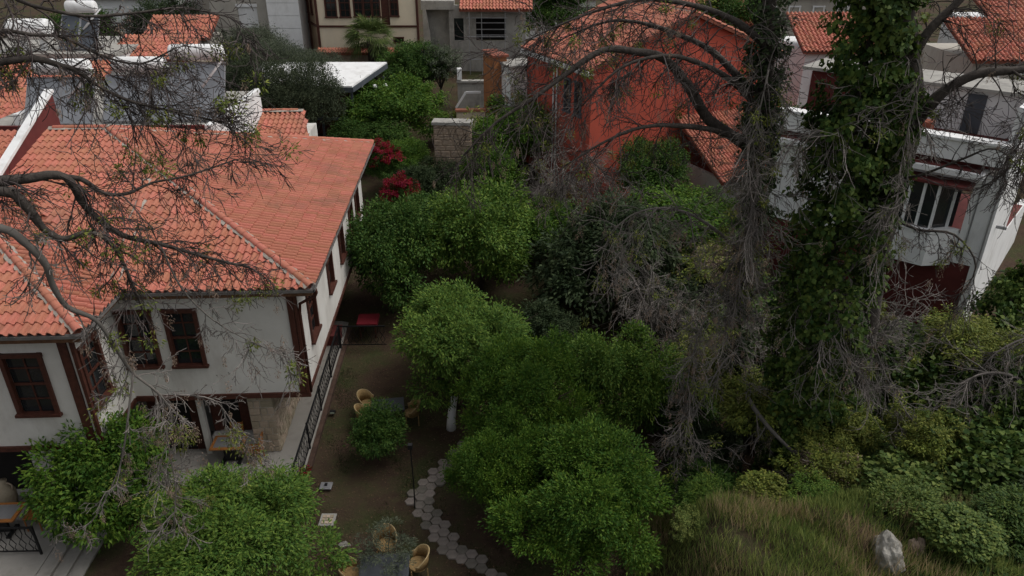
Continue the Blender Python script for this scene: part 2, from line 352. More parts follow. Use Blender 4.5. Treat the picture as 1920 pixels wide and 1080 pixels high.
# gutters
def gutter(p, q):
    p = Vector((*p, 6.13)); q = Vector((*q, 6.13)); d = (q - p).normalized(); s = Vector((d.y, -d.x, 0))
    prof = [(-0.06, 0.05), (-0.055, -0.03), (0, -0.06), (0.055, -0.03), (0.06, 0.06), (0.045, 0.06), (0.0, -0.035), (-0.045, 0.04)]
    V = [tuple(c + s * (a + 0.05) + Vector((0, 0, b))) for c in (p, q) for a, b in prof]; n = len(prof)
    MB().add(V, [(i, (i + 1) % n, n + (i + 1) % n, n + i) for i in range(n)]).build('gutter', gutter_m, house)
gutter((-5.2, 0.0), (0.05, 0.0)); gutter((0.0, -0.05), (0.0, 14.2)); gutter((-5.2, -2.2), (-5.2, -0.02)); gutter((-13.6, -2.2), (-5.15, -2.2))
MB().tube([(0.02, 0.35, 6.08), (0.04, 0.40, 5.85), (-0.02, 0.42, 5.72), (-0.25, 0.42, 5.62), (-0.47, 0.42, 5.50), (-0.51, 0.42, 5.2), (-0.51, 0.42, 2.5)], 0.045, 8).build('downpipe', wood_m, house, True)
# ground floor
mb = MB(); wall_mesh(mb, (-1.85, 0.77), (0, 1), 12.9, -0.1, 2.337, 0.35, []); sw = mb.build('stone_wall', joint_m, house)
mb = MB(); mb.box((-2.6, 0.772, -0.1), (-2.21, 1.1, 2.335)); sf = mb.build('stone_wall', joint_m, house)
def stones(parent, p, d, length, z0, z1, seed, n):
    rn = random.Random(seed); me = MB().box((0, 0, 0), (1, 1, 1)).mesh('stone')
    bm = bmesh.new(); bm.from_mesh(me); bmesh.ops.bevel(bm, geom=bm.edges[:], offset=0.07, segments=1, affect='EDGES'); bm.to_mesh(me); bm.free(); me.materials.append(stone_m)
    z = z0; k = 0
    while z < z1 - 0.1:
        h = min(rn.uniform(0.17, 0.27), z1 - z); x = 0
        while x < length - 0.05:
            w = min(rn.uniform(0.16, 0.38), length - x)
            if length - x - w < 0.12: w = length - x
            o = link('stone', me, parent); pr_ = rn.uniform(0.018, 0.045)
            o.location = (p[0] + d[0] * (x + 0.012) , p[1] + d[1] * (x + 0.012), z + 0.012)
            o.rotation_euler = (rn.uniform(-0.02, 0.02), 0, math.atan2(d[1], d[0])); o.scale = (w - 0.03, -0.0 + pr_ + 0.05, h - 0.03)
            o.location = Vector(o.location) + Vector((d[1], -d[0], 0)) * pr_
            x += w; k += 1
        z += h
stones(sf, (-2.6, 0.772), (1, 0), 0.78, 0.0, 2.3, 3, 0)
stones(sw, (-1.85, 0.78), (0, 1), 4.2, 0.0, 2.3, 5, 0)
mb = MB(); mb.box((-3.95, 1.2, 0.55), (-2.62, 1.26, 2.3)); mb.build('wooden_shutter', wood_m, house)
mb = MB(); mb.box((-3.98, 0.98, 0.0), (-2.62, 1.3, 0.5)); mb.build('low_wall', white_m, house)
mb = MB(); mb.box((-4.15, 0.75, 0.0), (-4.0, 0.95, 2.33)); mb.build('column', white_m, house)
mb = MB(); mb.box((-3.6, 1.17, 0.6), (-3.05, 1.19, 2.2)); mb.build('pane', dark_m, house)  # near-black sheet painting the shade of this opening
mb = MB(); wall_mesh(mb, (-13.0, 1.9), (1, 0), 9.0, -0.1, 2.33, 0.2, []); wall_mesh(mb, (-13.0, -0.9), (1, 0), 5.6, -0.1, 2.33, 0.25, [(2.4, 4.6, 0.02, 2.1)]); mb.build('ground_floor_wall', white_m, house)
mb = MB(); mb.box((-10.6, -0.62, 0.0), (-8.3, -0.6, 2.15)); mb.box((-7.4, -0.9, 0), (-7.36, 1.8, 2.3)); mb.build('doorway_shade_sheet', dark_m, house)  # near-black sheets painting the shade inside the ground floor
mb = MB(); mb.box((-5.75, 1.0, 0.0), (-4.17, 1.05, 2.3)); mb.build('wooden_doors', wood_m, house); mb = MB(); mb.box((-5.4, 0.975, 0.05), (-4.5, 0.998, 2.1)); mb.build('doorway_shade_sheet', dark_m, house)  # near-black sheet over the doors paints the shade of the recess
mb = MB(); mb.box((-8.38, -1.02, 0.0), (-7.5, -0.905, 0.85)); mb.build('stone_plinth', stone_m, house)

# ---- roof: decks, clay tiles, hip caps
roof = MB()
AP = (-8.6, 8.6, ZE + KS * 8.6)
def zf(v): return ZE + KS * v
dk = 0.03
roof.slab([(0, 0, ZE - dk), (0, 14.2, ZE - dk), (AP[0], AP[1], AP[2] - dk)], 0.12)
roof.slab([(0, 14.2, ZE - dk), (-13.6, 14.2, ZE - dk), (-13.6, 8.6, AP[2] - dk), (AP[0], AP[1], AP[2] - dk)], 0.12)
roof.slab([(0, 0, ZE - dk - .002), (AP[0], AP[1], AP[2] - dk - .002), (-13.6, 8.6, AP[2] - dk - .002), (-13.6, 8.4, zf(8.4) - dk - .002), (-5.2, 0, ZE - dk - .002)], 0.12)
roof.slab([(-5.2, 0.0, ZE - dk), (-13.6, 8.4, zf(8.4) - dk), (-13.6, 6.2, zf(8.4) - dk), (-5.2, -2.2, ZE - dk)], 0.12)
roof.slab([(-5.2, -2.2, ZE - dk - .002), (-13.6, 6.2, zf(8.4) - dk - .002), (-13.6, -2.2, ZE - dk - .002)], 0.12)
roof_o = roof.build('roof', deck_m, house)
def tile_mesh(w, l):
    prof = [(0.0, 0.0), (0.08, 0.042), (0.22, 0.072), (0.42, 0.072), (0.56, 0.042), (0.66, 0.0), (0.84, -0.012), (1.0, 0.0)]
    V = []; n = len(prof)
    for s_, dz in ((-0.04, 0.042), (l, 0.002)):
        for a, h in prof: V.append((a * w, s_, h * w / 0.22 + dz))
    for a, h in prof: V.append((a * w, -0.04, h * w / 0.22 + 0.042 - 0.032))
    F = [(i, i + 1, n + i + 1, n + i) for i in range(n - 1)] + [(2 * n + i, 2 * n + i + 1, i + 1, i) for i in range(n - 1)]
    return V, F
def inpoly(x, y, P):
    c = False; j = len(P) - 1
    for i in range(len(P)):
        if (P[i][1] > y) != (P[j][1] > y) and x < (P[j][0] - P[i][0]) * (y - P[i][1]) / (P[j][1] - P[i][1]) + P[i][0]: c = not c
        j = i
    return c
def tile_face(origin, e, s, poly, w, l, rn):
    e = Vector(e).normalized(); s = Vector(s).normalized(); n = e.cross(s).normalized(); out = []
    xs = [p[0] for p in poly]; ys = [p[1] for p in poly]
    for j in range(int(min(ys) / l) - 1, int(max(ys) / l) + 1):
        for i in range(int(min(xs) / w) - 1, int(max(xs) / w) + 1):
            cx, cy = (i + 0.5) * w, (j + 0.5) * l
            if inpoly(cx, cy, poly):
                p = Vector(origin) + e * i * w + s * (j * l + rn.uniform(-0.008, 0.008)) + n * rn.uniform(0, 0.008)
                q = rn.uniform(-0.012, 0.012); e2 = (e + s * q).normalized(); s2 = (s - e * q).normalized()
                out.append(Matrix(((e2.x, s2.x, n.x, p.x), (e2.y, s2.y, n.y, p.y), (e2.z, s2.z, n.z, p.z), (0, 0, 0, 1))))
    return out
def merge_tiles(Ms, w, l, name, parent, m=None):
    V, F = tile_mesh(w, l); V = np.array(V); nv = len(V); A = np.array([[list(r) for r in M] for M in Ms])
    P = np.einsum('kij,vj->kvi', A[:, :3, :3], V) + A[:, None, :3, 3]
    Fa = np.array(F); FF = (Fa[None] + (np.arange(len(Ms)) * nv)[:, None, None]).reshape(-1, 4)
    me = bpy.data.meshes.new(name); me.from_pydata(P.reshape(-1, 3).tolist(), [], FF.tolist()); me.update()
    o = link(name, me, parent, m or tile_m); o['kind'] = 'stuff'; return o
rn = random.Random(11); TW, TL = 0.225, 0.40; g_ = math.sqrt(1 + KS * KS)
tiles = []
tiles += tile_face((0.04, 0, ZE), (0, 1, 0), (-1, 0, KS), [(0, 0), (14.2, 0), (8.6, 8.6 * g_)], TW * 0.86, TL, rn)
tiles += tile_face((-13.6, -0.04, ZE), (1, 0, 0), (0, 1, KS), [(13.6, 0), (5.0, 8.6 * g_), (0, 8.6 * g_), (0, 8.4 * g_), (8.4, 0)], TW, TL, rn)
tiles += tile_face((-5.16, -2.2, ZE), (0, 1, 0), (-1, 0, KS), [(0, 0), (2.2, 0), (10.6, 8.4 * g_), (8.4, 8.4 * g_)], TW, TL, rn)
tiles += tile_face((-13.6, -2.24, ZE), (1, 0, 0), (0, 1, KS), [(0, 0), (8.4, 0), (0, 8.4 * g_)], TW, TL, rn)
camh = Vector(HO); camv = cam.location
def near(M):
    p = M.translation; wv = Vector(hw(p.x, p.y, p.z)); return (wv - camv).length if wv.x > -13.0 * wv.y / 19.0 else 99
tiles.sort(key=near)
tv, tf = tile_mesh(TW, TL); tme = MB().add(tv, tf).mesh('roof_tile'); tme.materials.append(tile_m)
for M in tiles[:290]:
    o = link('roof_tile', tme, roof_o); o.matrix_local = M
merge_tiles(tiles[290:], TW, TL, 'roof_tiles', roof_o)
def caps(p, q, parent, r=0.115, step=0.37, mortar=True, name='ridge_cap', m=None, keep=True):
    p = Vector(p); q = Vector(q); d = (q - p); Ln = d.length; d.normalize(); sd_ = d.cross(Vector((0, 0, 1))).normalized(); u = sd_.cross(d)
    V = []; n = 7
    for s_, k in ((-0.03, 1.0), (step, 0.84)):
        for i in range(n):
            t = math.pi * i / (n - 1); V.append((r * k * math.cos(t), s_, r * k * math.sin(t) * 0.75))
    me = MB().add(V, [(i, i + 1, n + i + 1, n + i) for i in range(n - 1)]).mesh('ridge_cap', True); me.materials.append(m or tile_m)
    k = int(Ln / step); big = MB()
    for i in range(k):
        c = p + d * (i * step) + u * 0.055
        M = Matrix(((sd_.x, d.x, u.x, c.x), (sd_.y, d.y, u.y, c.y), (sd_.z, d.z, u.z, c.z), (0, 0, 0, 1)))
        if keep: o = link(name, me, parent); o.matrix_local = M
        else: big.add([tuple(M @ Vector(v)) for v in V], [(i_, i_ + 1, n + i_ + 1, n + i_) for i_ in range(n - 1)])
    if not keep: big.build('ridge_caps', m or tile_m, parent, True)
    if mortar:
        mb = MB(); rn_ = random.Random(int(Ln * 100)); L_ = []; R_ = []; ns = max(2, int(Ln / 0.25))
        for i in range(ns + 1):
            c = p + d * (Ln * i / ns); a = rn_.uniform(0.13, 0.21); b = rn_.uniform(0.13, 0.21)
            L_.append(tuple(c + sd_ * a + u * 0.02)); R_.append(tuple(c - sd_ * b + u * 0.02))
        V2 = []
        for i in range(ns + 1):
            c = p + d * (Ln * i / ns) + u * 0.10; V2 += [L_[i], tuple(c), R_[i]]
        F2 = []
        for i in range(ns): F2 += [(3 * i, 3 * i + 3, 3 * i + 4, 3 * i + 1), (3 * i + 1, 3 * i + 4, 3 * i + 5, 3 * i + 2)]
        mb.add(V2, F2).build('mortar_bed', mortar_m, parent)
caps((0, 0, ZE + .03), (AP[0], AP[1], AP[2] + .03), roof_o)
caps((0.0, 14.15, ZE + .03), (AP[0], AP[1], AP[2] + .03), roof_o)
caps((AP[0], AP[1], AP[2] + .02), (-10.6, 8.6, AP[2] + .02), roof_o)
caps((-5.2, -2.2, ZE + .03), (-10.6, 3.2, zf(5.4) + .03), roof_o)
caps((-5.35, 0.2, ZE + .06), (-8.0 + 1.9, 5.3, zf(5.3) + .01), roof_o, 0.10)
# valley flashing, dark
MB().beam((-5.2, 0.0, ZE + .035), (-10.6, 5.4, zf(5.4) + .035), 0.16, 0.02).build('valley_gutter', deck_m, roof_o)
# ---- party wall of the neighbour with a sloping white coping
pw = thing('party_wall', hw(-10.6, 0), 'brown party wall with sloping white coping rising beside the red hip roof', 'wall', HZ)
mb = MB(); ys_ = [3.9, 9.4]; zt = [7.28, 9.58]
V = []
for uu in (-0.25, 0.0): V += [(uu, ys_[0], 6.0), (uu, ys_[1], 6.0), (uu, ys_[1], zt[1]), (uu, ys_[0], zt[0])]
mb.add(V, [(0, 1, 2, 3)[::-1], (4, 5, 6, 7), (0, 4, 7, 3), (1, 2, 6, 5), (3, 7, 6, 2), (0, 1, 5, 4)]); mb.build('wall', redd_m, pw)
MB().beam((-0.125, ys_[0] - .1, zt[0] + .05), (-0.125, ys_[1] + .1, zt[1] + .05), 0.30, 0.1).build('coping', pure_m, pw)

# ---------------------------------------------------------------- terrace, steps, path
te = MB().prism([hw(-14, -2.6)[:2], hw(-7.1, -2.6)[:2], hw(-7.1, -1.25)[:2], hw(-0.9, -1.25)[:2], hw(-0.9, 9.6)[:2], hw(1.7, 9.6)[:2], hw(1.7, 12.6)[:2], hw(-1.9, 12.6)[:2], hw(-14, 12.6)[:2]], -0.6, 0.0).build('terrace', terr_m)
tag(te, 'pale stone terrace floor round the white house', kind='structure')
kb = MB().prism([hw(-0.898, -1.25)[:2], hw(-0.74, -1.25)[:2], hw(-0.74, 9.55)[:2], hw(-0.898, 9.55)[:2]], -0.6, -0.05).build('kerb', mat('brick_kerb', (0.085, 0.050, 0.036), 0.95, var=0.25, scale=4, bump=0.6)); tag(kb, 'brown brick kerb along the terrace edge', kind='structure')
st = bpy.data.objects.new('terrace_steps', None); COL.objects.link(st); tag(st, 'low pale stone steps from terrace to garden', kind='structure')
for i, (a, b, z) in enumerate([(-7.09, -6.72, -0.004), (-6.719, -6.35, -0.08), (-6.349, -5.95, -0.14)]):
    bevel(MB().prism([hw(a, -4.1)[:2], hw(b, -4.1)[:2], hw(b, -1.26)[:2], hw(a, -1.26)[:2]], -0.6, z).build('step', terr_m, st), 0.015)
MB().prism([hw(-14, -4.1)[:2], hw(-7.1, -4.1)[:2], hw(-7.1, -2.601)[:2], hw(-14, -2.601)[:2]], -0.6, 0.0).build('landing', terr_m, st)
pa = bpy.data.objects.new('garden_path', None); COL.objects.link(pa); tag(pa, 'winding path of grey hexagonal slabs through the garden', kind='structure')
hexm = MB().prism([(math.cos(R(60 * i)) * 0.175, math.sin(R(60 * i)) * 0.175) for i in range(6)], -0.05, 0.035).mesh('hexagonal_paver')
bm = bmesh.new(); bm.from_mesh(hexm); bmesh.ops.bevel(bm, geom=[e for e in bm.edges if all(v.co.z > 0 for v in e.verts)], offset=0.012, segments=1, affect='EDGES'); bm.to_mesh(hexm); bm.free(); hexm.materials.append(paver_m)
PTH = [(-1.55, 19.4), (-1.85, 18.7), (-2.3, 18.0), (-2.66, 17.4), (-2.72, 17.0), (-2.5, 16.45), (-2.15, 15.9), (-1.8, 15.3), (-1.45, 14.75), (-0.95, 14.4), (-0.3, 14.05), (0.4, 13.6), (1.2, 13.0)]
rn = random.Random(4); cells = set()
for i in range(len(PTH) - 1):
    for t in np.linspace(0, 1, 8):
        x = PTH[i][0] * (1 - t) + PTH[i + 1][0] * t; y = PTH[i][1] * (1 - t) + PTH[i + 1][1] * t
        for ox in (-0.16, 0.16):
            q = (x + ox) / (0.175 * 1.56); c = round(q); rr = round(y / 0.315 - (0.5 if c % 2 else 0)); cells.add((c, rr))
for c, rr in sorted(cells):
    x = c * 0.175 * 1.56; y = (rr + (0.5 if c % 2 else 0)) * 0.315
    o = link('hexagonal_paver', hexm, pa); o.location = (x + rn.uniform(-.012, .012), y + rn.uniform(-.012, .012), gz(x, y) + 0.012 + rn.uniform(-0.012, 0.012)); o.rotation_euler = (rn.uniform(-.03, .03), rn.uniform(-.03, .03), rn.uniform(-.06, .06))
# ---------------------------------------------------------------- neighbouring buildings
def merged_roof(parent, origin, e, s, poly, w=0.24, l=0.42, seed=1, t=0.14, m=None):
    e = Vector(e).normalized(); s = Vector(s).normalized(); o_ = Vector(origin); n = e.cross(s)
    P = [tuple(o_ + e * a + s * b - n * 0.012) for a, b in poly]
    d = MB().slab(P, t).build('roof', deck_m, parent)
    Ms = tile_face(origin, e, s, poly, w, l, random.Random(seed))
    if Ms: merge_tiles(Ms, w, l, 'roof_tiles', d, m)
    return d
def boxp(name, a, b, m, parent, bev=0): 
    o = MB().box(a, b).build(name, m, parent)
    if bev: bevel(o, bev)
    return o
# -- flat roofed white house with solar heaters behind the courtyard house
sh = thing('flat_roofed_house', (-12.35, 30.3, 0), 'flat roofed white house carrying solar water heaters behind the red hip roof', 'house', R(1))
boxp('wall', (-9.5, 0, 0), (0, 7, 7.35), pure_m, sh); boxp('parapet', (-0.25, -0.02, 7.352), (0.02, 7.02, 7.55), pure_m, sh); boxp('roof_slab', (-9.6, 0.1, 7.353), (-0.26, 7.0, 7.42), conc_m, sh)
boxp('parapet', (-9.55, -0.04, 7.356), (-0.26, 0.09, 7.55), redd_m, sh)
def heater(x, y, z, rz, label, pw_=1.35, hgt=1.75, tank=2.05, npan=2, dark=False, lean=1.15):
    t = thing('solar_water_heater', (x, y, z), label, 'solar heater', rz, 'solar water heaters on the roofs')
    for i in range(npan):
        x0 = i * (pw_ + 0.06); pm = slate_m if dark else panel_m
        a, b, c, d_ = (x0, 0, 0.1), (x0 + pw_, 0, 0.1), (x0 + pw_, lean, hgt), (x0, lean, hgt)
        p = MB().slab([a, b, c, d_], 0.07).build('panel', pm, t)
        fr = MB()
        for u, v in ((a, b), (b, c), (c, d_), (d_, a)): fr.beam((u[0], u[1], u[2] + 0.01), (v[0], v[1], v[2] + 0.01), 0.05, 0.05)
        fr.build('frame', alu_m, p)
    tw = npan * (pw_ + 0.06); xs = (tw - tank) / 2
    k = MB(); N_ = 18; r = 0.33; P = [(xs + tank * f, lean + 0.15, hgt + 0.42) for f in (0, 0.02, 0.06, 0.94, 0.98, 1)]
    k.tube(P, [r * 0.6, r * 0.9, r, r, r * 0.9, r * 0.6], N_); k.build('tank', pure_m, t, True)
    for f in (0.15, 0.85):
        MB().tube([(tw * f, lean + 0.1, hgt + 0.15), (tw * f, lean + 0.1, 0.02)], 0.03, 6).build('leg', alu_m, t)
        MB().tube([(tw * f, 0.02, 0.05), (tw * f, lean + 0.1, 0.05)], 0.025, 6).build('foot_rail', alu_m, t)
    MB().tube([(xs + tank, lean, hgt + 0.42), (tw + 0.05, lean - 0.05, hgt + 0.35), (tw - pw_ * 0.75, lean * 0.35, hgt * 0.62)], 0.055, 8).build('pipe', pure_m, t, True)
    return t
heater(-20.1, 30.5, 7.43, R(1), 'solar water heater with two grey panels beside the sloping white coping', tank=2.3)
heater(-17.1, 31.0, 7.43, R(1), 'solar water heater with long white tank half hidden behind bare branches', tank=2.2)
heater(-14.6, 31.2, 7.43, R(1), 'solar water heater whose white pipe slants down the end panel', pw_=1.2, hgt=2.2, lean=1.3, tank=2.25)
# -- tiled houses further left
lh = thing('tiled_house', (-20.2, 31.0, 0), 'low white house with weathered red tiled slope beyond the sloping white coping', 'house')
boxp('wall', (-9, 0.3, 0), (-0.5, 8, 6.6), white_m, lh); merged_roof(lh, (-9.5, 0, 6.6), (1, 0, 0), (0, 1, 0.38), [(0, 0), (9.4, 0), (9.4, 6), (0, 6)], seed=2)
boxp('parapet', (-0.42, -0.3, 6.0), (-0.12, 6.2, 7.9), pure_m, lh)
lh = thing('tiled_house', (-18.2, 43.0, 2), 'small house under a red tiled roof behind the white solar tanks', 'house')
boxp('wall', (-4.2, 0.3, 0), (-0.3, 5, 5.9), ruin_m, lh); merged_roof(lh, (-4.5, 0, 5.9), (1, 0, 0), (0, 1, 0.33), [(0, 0), (4.5, 0), (4.5, 3), (0, 3)], seed=3)
lh = thing('tiled_house', (-19.6, 50.5, 2), 'red roofed house standing against the beige block', 'house')
boxp('wall', (-4.2, 0.3, 0), (-0.2, 3, 5.9), beige_m, lh); merged_roof(lh, (-4.4, 0, 5.95), (1, 0, 0), (0, 1, 0.5), [(0, 0), (4.4, 0), (4.4, 2.6), (0, 2.6)], seed=4); window(lh, (-3, 0.3), (1, 0), 0.9, 4.6, 5.9, 2, 2)
fl = thing('roof_terrace_house', (-21.5, 41.6, 2), 'white terraced house with red roof beneath the dark solar panel', 'house')
boxp('wall', (-9, 0, 0), (0, 6, 6.3), pure_m, fl); boxp('roof_slab', (-9.1, -0.1, 6.302), (0.1, 6.1, 6.5), conc_m, fl); merged_roof(fl, (-9.3, -1.6, 5.55), (1, 0, 0), (0, 1, 0.36), [(0, 0), (9.4, 0), (9.4, 1.6), (0, 1.6)], seed=5)
window(fl, (-5, 0), (1, 0), 1.0, 3.6, 5.0, 2, 2); window(fl, (-2.5, 0), (1, 0), 1.0, 3.6, 5.0, 2, 2)
heater(-24.7, 42.2, 8.53, 0, 'dark solar panel standing beside a detached white tank', pw_=1.0, hgt=1.7, npan=2, tank=1.6, dark=True)
tk = MB().tube([(-27.4, 42.6, 9.6), (-27.35, 42.6, 9.6), (-27.2, 42.6, 9.6), (-25.3, 42.6, 9.6), (-25.15, 42.6, 9.6), (-25.1, 42.6, 9.6)], [0.3, 0.48, 0.55, 0.55, 0.48, 0.3], 18)
tk.box((-26.9, 42.4, 8.5), (-26.7, 42.8, 9.15)).box((-25.8, 42.4, 8.5), (-25.6, 42.8, 9.15))
tag(tk.build('water_tank', pure_m), 'big white horizontal water tank on the roof terrace', 'tank')
gr = thing('tiled_shed', (-9.75, 35.2, 1), 'low shed whose red tiled roof peeks over the rear hip', 'shed', R(2.75))
boxp('wall', (-5, 0.2, 0), (-0.2, 3, 4.6), white_m, gr); merged_roof(gr, (-5.3, 0, 4.65), (1, 0, 0), (0, 1, 0.3), [(0, 0), (5.3, 0), (4.7, 2.4), (0, 2.4)], seed=6); caps((-5.3, 2.3, 5.4), (-0.6, 2.3, 5.4), gr, keep=False)
# -- beige block with shutters and white clad bay
bb = thing('beige_block', (-21.3, 56, 3), 'grey beige apartment block with white roller shutter and white clad bay', 'building')
mb = MB(); wall_mesh(mb, (0, 0), (1, 0), 4.2, 0, 12, 0.3, [(1.85, 3.25, 4.8, 6.25)]); mb.build('wall', beige_m, bb)
boxp('wall', (0, 0.302, 0), (4.2, 6, 12), beige_m, bb)
boxp('roller_shutter', (1.87, 0.08, 4.82), (3.23, 0.14, 6.23), pure_m, bb); boxp('shutter_box', (1.8, -0.06, 6.25), (3.3, 0.05, 6.45), pure_m, bb)
bay = boxp('white_bay', (4.2, -0.6, 0.5), (6.4, 6, 12), pure_m, bb)
for k in range(9): boxp('cladding_board', (4.18, -0.66, 3.2 + k * 0.85), (6.42, -0.6, 4.02 + k * 0.85), pure_m, bay)
window(bb, (0.3, 0), (1, 0), 0.8, 7.5, 8.8, 2, 2, fm=pure_m)
# -- cream timber framed mansion
cm = thing('timber_mansion', (-13.6, 55, 3), 'cream mansion with dark brown timber bands and many paned windows', 'house')
wins = [(0.62, 1.42, 5.65, 7.6, 2, 4), (1.62, 2.37, 5.65, 7.6, 2, 4), (2.6, 3.25, 5.68, 7.6, 2, 4), (3.27, 3.86, 5.68, 7.6, 1, 4), (3.88, 4.45, 5.68, 7.6, 2, 4), (5.12, 5.72, 5.72, 7.6, 2, 4), (5.25, 5.95, 3.95, 4.35, 2, 1), (2.4, 2.8, 4.2, 4.75, 1, 1)]
mb = MB(); wall_mesh(mb, (0, 0), (1, 0), 7.0, 0, 10, 0.3, [w[:4] for w in wins] + [(4.5, 5.08, 5.15, 7.5)]); mb.build('wall', cream_m, cm)
for a, b, z0, z1, c, r in wins: window(cm, (a, 0), (1, 0), b - a, z0, z1, c, r, fw=0.08)
boxp('door', (4.5, 0.05, 5.15), (5.08, 0.12, 7.5), wood_m, cm)
mb = MB(); wall_mesh(mb, (-2.2, 4.5), (0.4392, -0.8984), 5.0, 0, 10, 0.3, [(1.0, 1.5, 5.7, 7.5), (2.2, 2.7, 5.7, 7.5), (3.4, 3.9, 5.7, 7.5)]); mb.build('wall', mat('darker_side_plaster', (0.36, 0.26, 0.17), 0.9, var=0.1), cm)  # side wall plaster, darker than the cream of the front
for a in (1.0, 2.2, 3.4): window(cm, (-2.2 + 0.4392 * a, 4.5 - 0.8984 * a), (0.4392, -0.8984), 0.5, 5.7, 7.5, 1, 3, fw=0.07)
for p, q in (((-0.02, -0.03, 5.08), (7.05, -0.03, 5.08)), ((-2.25, 4.5, 5.08), (-0.05, 0, 5.08))): MB().beam(p, q, 0.1, 0.13).build('timber_band', wood_m, cm)
for x, y in ((0.0, -0.03), (7.0, -0.03), (-1.1, 2.2)): MB().beam((x, y, 0), (x, y, 10), 0.16, 0.14, up=(0, 1, 0)).build('timber_post', wood_m, cm)
gw = thing('garden_wall', (-13.4, 53.4, 3), 'rubble garden wall with red tiled coping before the cream mansion', 'wall')
boxp('wall', (0, 0, 0), (7.2, 0.4, 3.55), ruin_m, gw); merged_roof(gw, (-0.1, -0.15, 3.56), (1, 0, 0), (0, 1, 0.35), [(0, 0), (7.4, 0), (7.4, 0.75), (0, 0.75)], seed=8, w=0.2, l=0.35)
# -- unfinished concrete house
uh = thing('unfinished_house', (-6.5, 57.5, 3), 'bare concrete house under repair with barred opening and red tiled eave', 'house')
mb = MB(); wall_mesh(mb, (1.9, 0), (1, 0), 5.6, 0, 6.2, 0.3, [(0.35, 1.05, 3.75, 5.3), (1.95, 4.15, 3.7, 5.35)]); mb.build('wall', conc_m, uh)
boxp('wall', (0, 0.9, 0), (1.9, 1.2, 7.4), conc_m, uh); boxp('beam', (-0.1, -0.1, 5.9), (2.3, 0.95, 6.5), conc_m, uh)
MB().add([(0.0, -0.1, 0), (0.9, -0.1, 0), (0.0, -0.1, 5.9), (0.25, -0.1, 5.9), (0.0, 0.9, 0), (0.9, 0.9, 0), (0.0, 0.9, 5.9), (0.25, 0.9, 5.9)], [(0, 1, 3, 2), (1, 5, 7, 3), (4, 6, 7, 5), (0, 2, 6, 4)]).build('buttress', conc_m, uh)
boxp('room_shade_sheet', (3.8, 1.2, 3.6), (6.1, 1.25, 5.4), dark_m, uh); boxp('window', (2.25, 0.12, 3.75), (2.95, 0.16, 5.3), glass_m, uh)  # near-black sheet paints the shade behind the bars
for z in (4.1, 4.5, 4.95): boxp('bar', (3.85, -0.02, z), (6.05, 0.03, z + 0.06), alu_m, uh)
for z in (4.0, 4.4, 4.8): boxp('grille_bar', (2.25, 0.04, z), (2.95, 0.07, z + 0.03), iron_m, uh)
merged_roof(uh, (2.7, -0.8, 6.0), (1, 0, 0), (0, 1, 0.4), [(0, 0), (5.2, 0), (5.2, 4), (0, 4)], seed=9)
sf_ = thing('scaffold', (-3.1, 56.8, 3.5), 'thin pole scaffold in front of the bare concrete house', 'scaffold')
for x in (0, 0.9, 2.6): MB().tube([(x, 0, 0), (x, 0, 5.6)], 0.03, 6).build('pole', alu_m, sf_)
for z in (2.0, 3.6, 4.9): MB().tube([(-0.2, 0.05, z), (2.8, 0.05, z)], 0.03, 6).build('rail', alu_m, sf_)
# -- grey pavilion
pv = thing('pavilion', (-15.6, 42.6, 0), 'dark grey open pavilion with white sloping roof among the olive trees', 'pavilion')
MB().slab([(0, 0, 6.55), (6.6, 0, 6.55), (8.0, 4.0, 7.15), (0, 4.0, 7.15)], 0.08).build('roof', pure_m, pv)
for p, q in (((0, 0.02, 6.33), (6.6, 0.02, 6.33)), ((6.6, 0.02, 6.33), (8.0, 4.0, 6.93)), ((8, 4.0, 6.93), (0, 4.0, 6.93))): MB().beam(p, q, 0.08, 0.28).build('fascia', slate_m, pv)
for x, y in ((0.1, 0.2), (2.4, 0.2), (4.6, 0.2), (6.4, 0.25), (7.7, 3.8), (0.2, 3.8)): boxp('post', (x, y, 2.0), (x + 0.13, y + 0.13, 6.3), slate_m, pv)
boxp('back_wall', (0.3, 3.6, 2.0), (7.3, 3.7, 6.1), redd_m, pv); boxp('deck', (-0.2, -0.2, 2.0), (7.6, 4.0, 2.75), slate_m, pv); boxp('low_rail', (0.1, 0.05, 4.6), (6.5, 0.12, 4.75), slate_m, pv)
for i, (x, y, z) in enumerate([(-8.75, 43.9, 6.3), (-8.05, 44.4, 6.15), (-7.45, 44.6, 6.15)]):
    ln = thing('paper_lantern', (x, y, z), ['round white lantern hanging at the pavilion corner post', 'round white lantern just outside the pavilion eave', 'round white lantern farthest from the pavilion post'][i], 'lantern', 0, 'lanterns by the pavilion')
    bm = bmesh.new(); bmesh.ops.create_uvsphere(bm, u_segments=12, v_segments=8, radius=0.13); me = bpy.data.meshes.new('globe'); bm.to_mesh(me); bm.free()
    link('globe', me, ln, pure_m); MB().tube([(0, 0, 0.1), (0, 0, 0.6)], 0.008, 4).build('cord', iron_m, ln)
